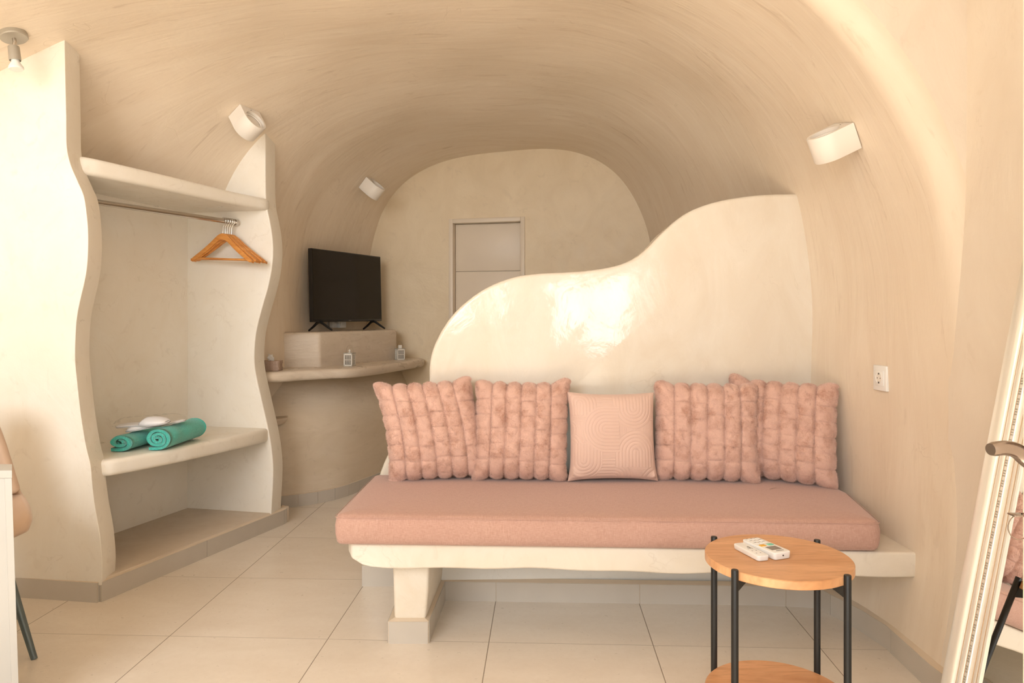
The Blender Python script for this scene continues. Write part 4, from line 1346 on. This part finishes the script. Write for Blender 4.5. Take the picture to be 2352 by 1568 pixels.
o = mk('seat_shell', V, Fc, M_velvet, ch)
m = o.modifiers.new('s', 'SOLIDIFY'); m.thickness = .036; m.offset = -1
m = o.modifiers.new('r', 'SUBSURF'); m.levels = 2; m.render_levels = 2
o = box('under_frame', -.15, .15, -.13, .15, .385, .40, M_leg, ch, bev=.004)
for sx in (-1, 1):
    for sy in (-1, 1):
        tubeobj('leg', [(sx * .222, sy * .222, 0), (sx * .13, sy * .12, .395)], .012, M_leg, ch, n=16, rfun=lambda f: .0105 + .0065 * f)

cb = thing('white_cabinet', 'white laminate cabinet end cut off at the left edge before the chair', 'cabinet', (-1.5, 2.13, 0))
def sub(o): return o
topp = [(-1.458, 2.10), (-1.520, 2.19), (-2.3, 2.19), (-2.3, 2.055)]
prism('cabinet_top', [(x + 1.5, y - 2.13, .728) for x, y in topp], [(x + 1.5, y - 2.13, .750) for x, y in topp], M_lam, cb, bev=.001)
e = .020
prism('side_panel', [(-1.436 + 1.5, 2.102 - 2.13, 0), (-1.50 + 1.5, 2.188 - 2.13, 0), (-1.525 + 1.5, 2.188 - 2.13, 0), (-1.455 + 1.5, 2.099 - 2.13, 0)],
      [(-1.460 + 1.5, 2.102 - 2.13, .7275), (-1.522 + 1.5, 2.188 - 2.13, .7275), (-1.547 + 1.5, 2.188 - 2.13, .7275), (-1.479 + 1.5, 2.099 - 2.13, .7275)], M_lam, cb, bev=.001)
prism('front_panel', [(-1.458 + 1.5, 2.106 - 2.13, 0), (-2.3 + 1.5, 2.066 - 2.13, 0), (-2.3 + 1.5, 2.18 - 2.13, 0), (-1.53 + 1.5, 2.18 - 2.13, 0)],
      [(-1.482 + 1.5, 2.106 - 2.13, .7275), (-2.3 + 1.5, 2.066 - 2.13, .7275), (-2.3 + 1.5, 2.18 - 2.13, .7275), (-1.55 + 1.5, 2.18 - 2.13, .7275)], M_lam, cb, bev=.001)

# ================================================================ LIGHT
w = bpy.data.worlds.new('world'); bpy.context.scene.world = w; w.use_nodes = True
bg = w.node_tree.nodes['Background']; bg.inputs[0].default_value = (1, .90, .76, 1); bg.inputs[1].default_value = .6


def area(name, loc, size, rot, power, col):
    l = bpy.data.lights.new(name, 'AREA'); l.shape = 'RECTANGLE'; l.size, l.size_y = size; l.energy = power; l.color = col
    o = bpy.data.objects.new(name, l); C.objects.link(o); o.location = loc; o.rotation_euler = rot
    return o


# daylight entering by the window and by the open entrance door behind the viewer
area('window_daylight', (-2.2, -3.2, 3.0), (3.4, 2.4), (R(76), 0, R(-20)), 198, (.975, 1, 1.035))
area('door_daylight', (.70, -1.5, 1.78), (.85, .95), (R(88), 0, R(6)), 19, (.975, 1, 1.035))
sl_ = bpy.data.lights.new('bounce_sun', 'SUN'); sl_.energy = 13.0; sl_.angle = R(.6); sl_.color = (1, .95, .86)  # sun added so an unseen sunlit floor patch lifts the bounce light
so_ = bpy.data.objects.new('bounce_sun', sl_); C.objects.link(so_); so_.location = (0, -4, 6)
so_.rotation_euler = Vector((.08, math.cos(R(67)), -math.sin(R(67)))).to_track_quat('-Z', 'Y').to_euler()

sc = bpy.context.scene
sc.view_settings.view_transform = 'Standard'; sc.view_settings.look = 'None'; sc.view_settings.gamma = 1
sc.view_settings.use_curve_mapping = False
sc.view_settings.exposure = 0.33
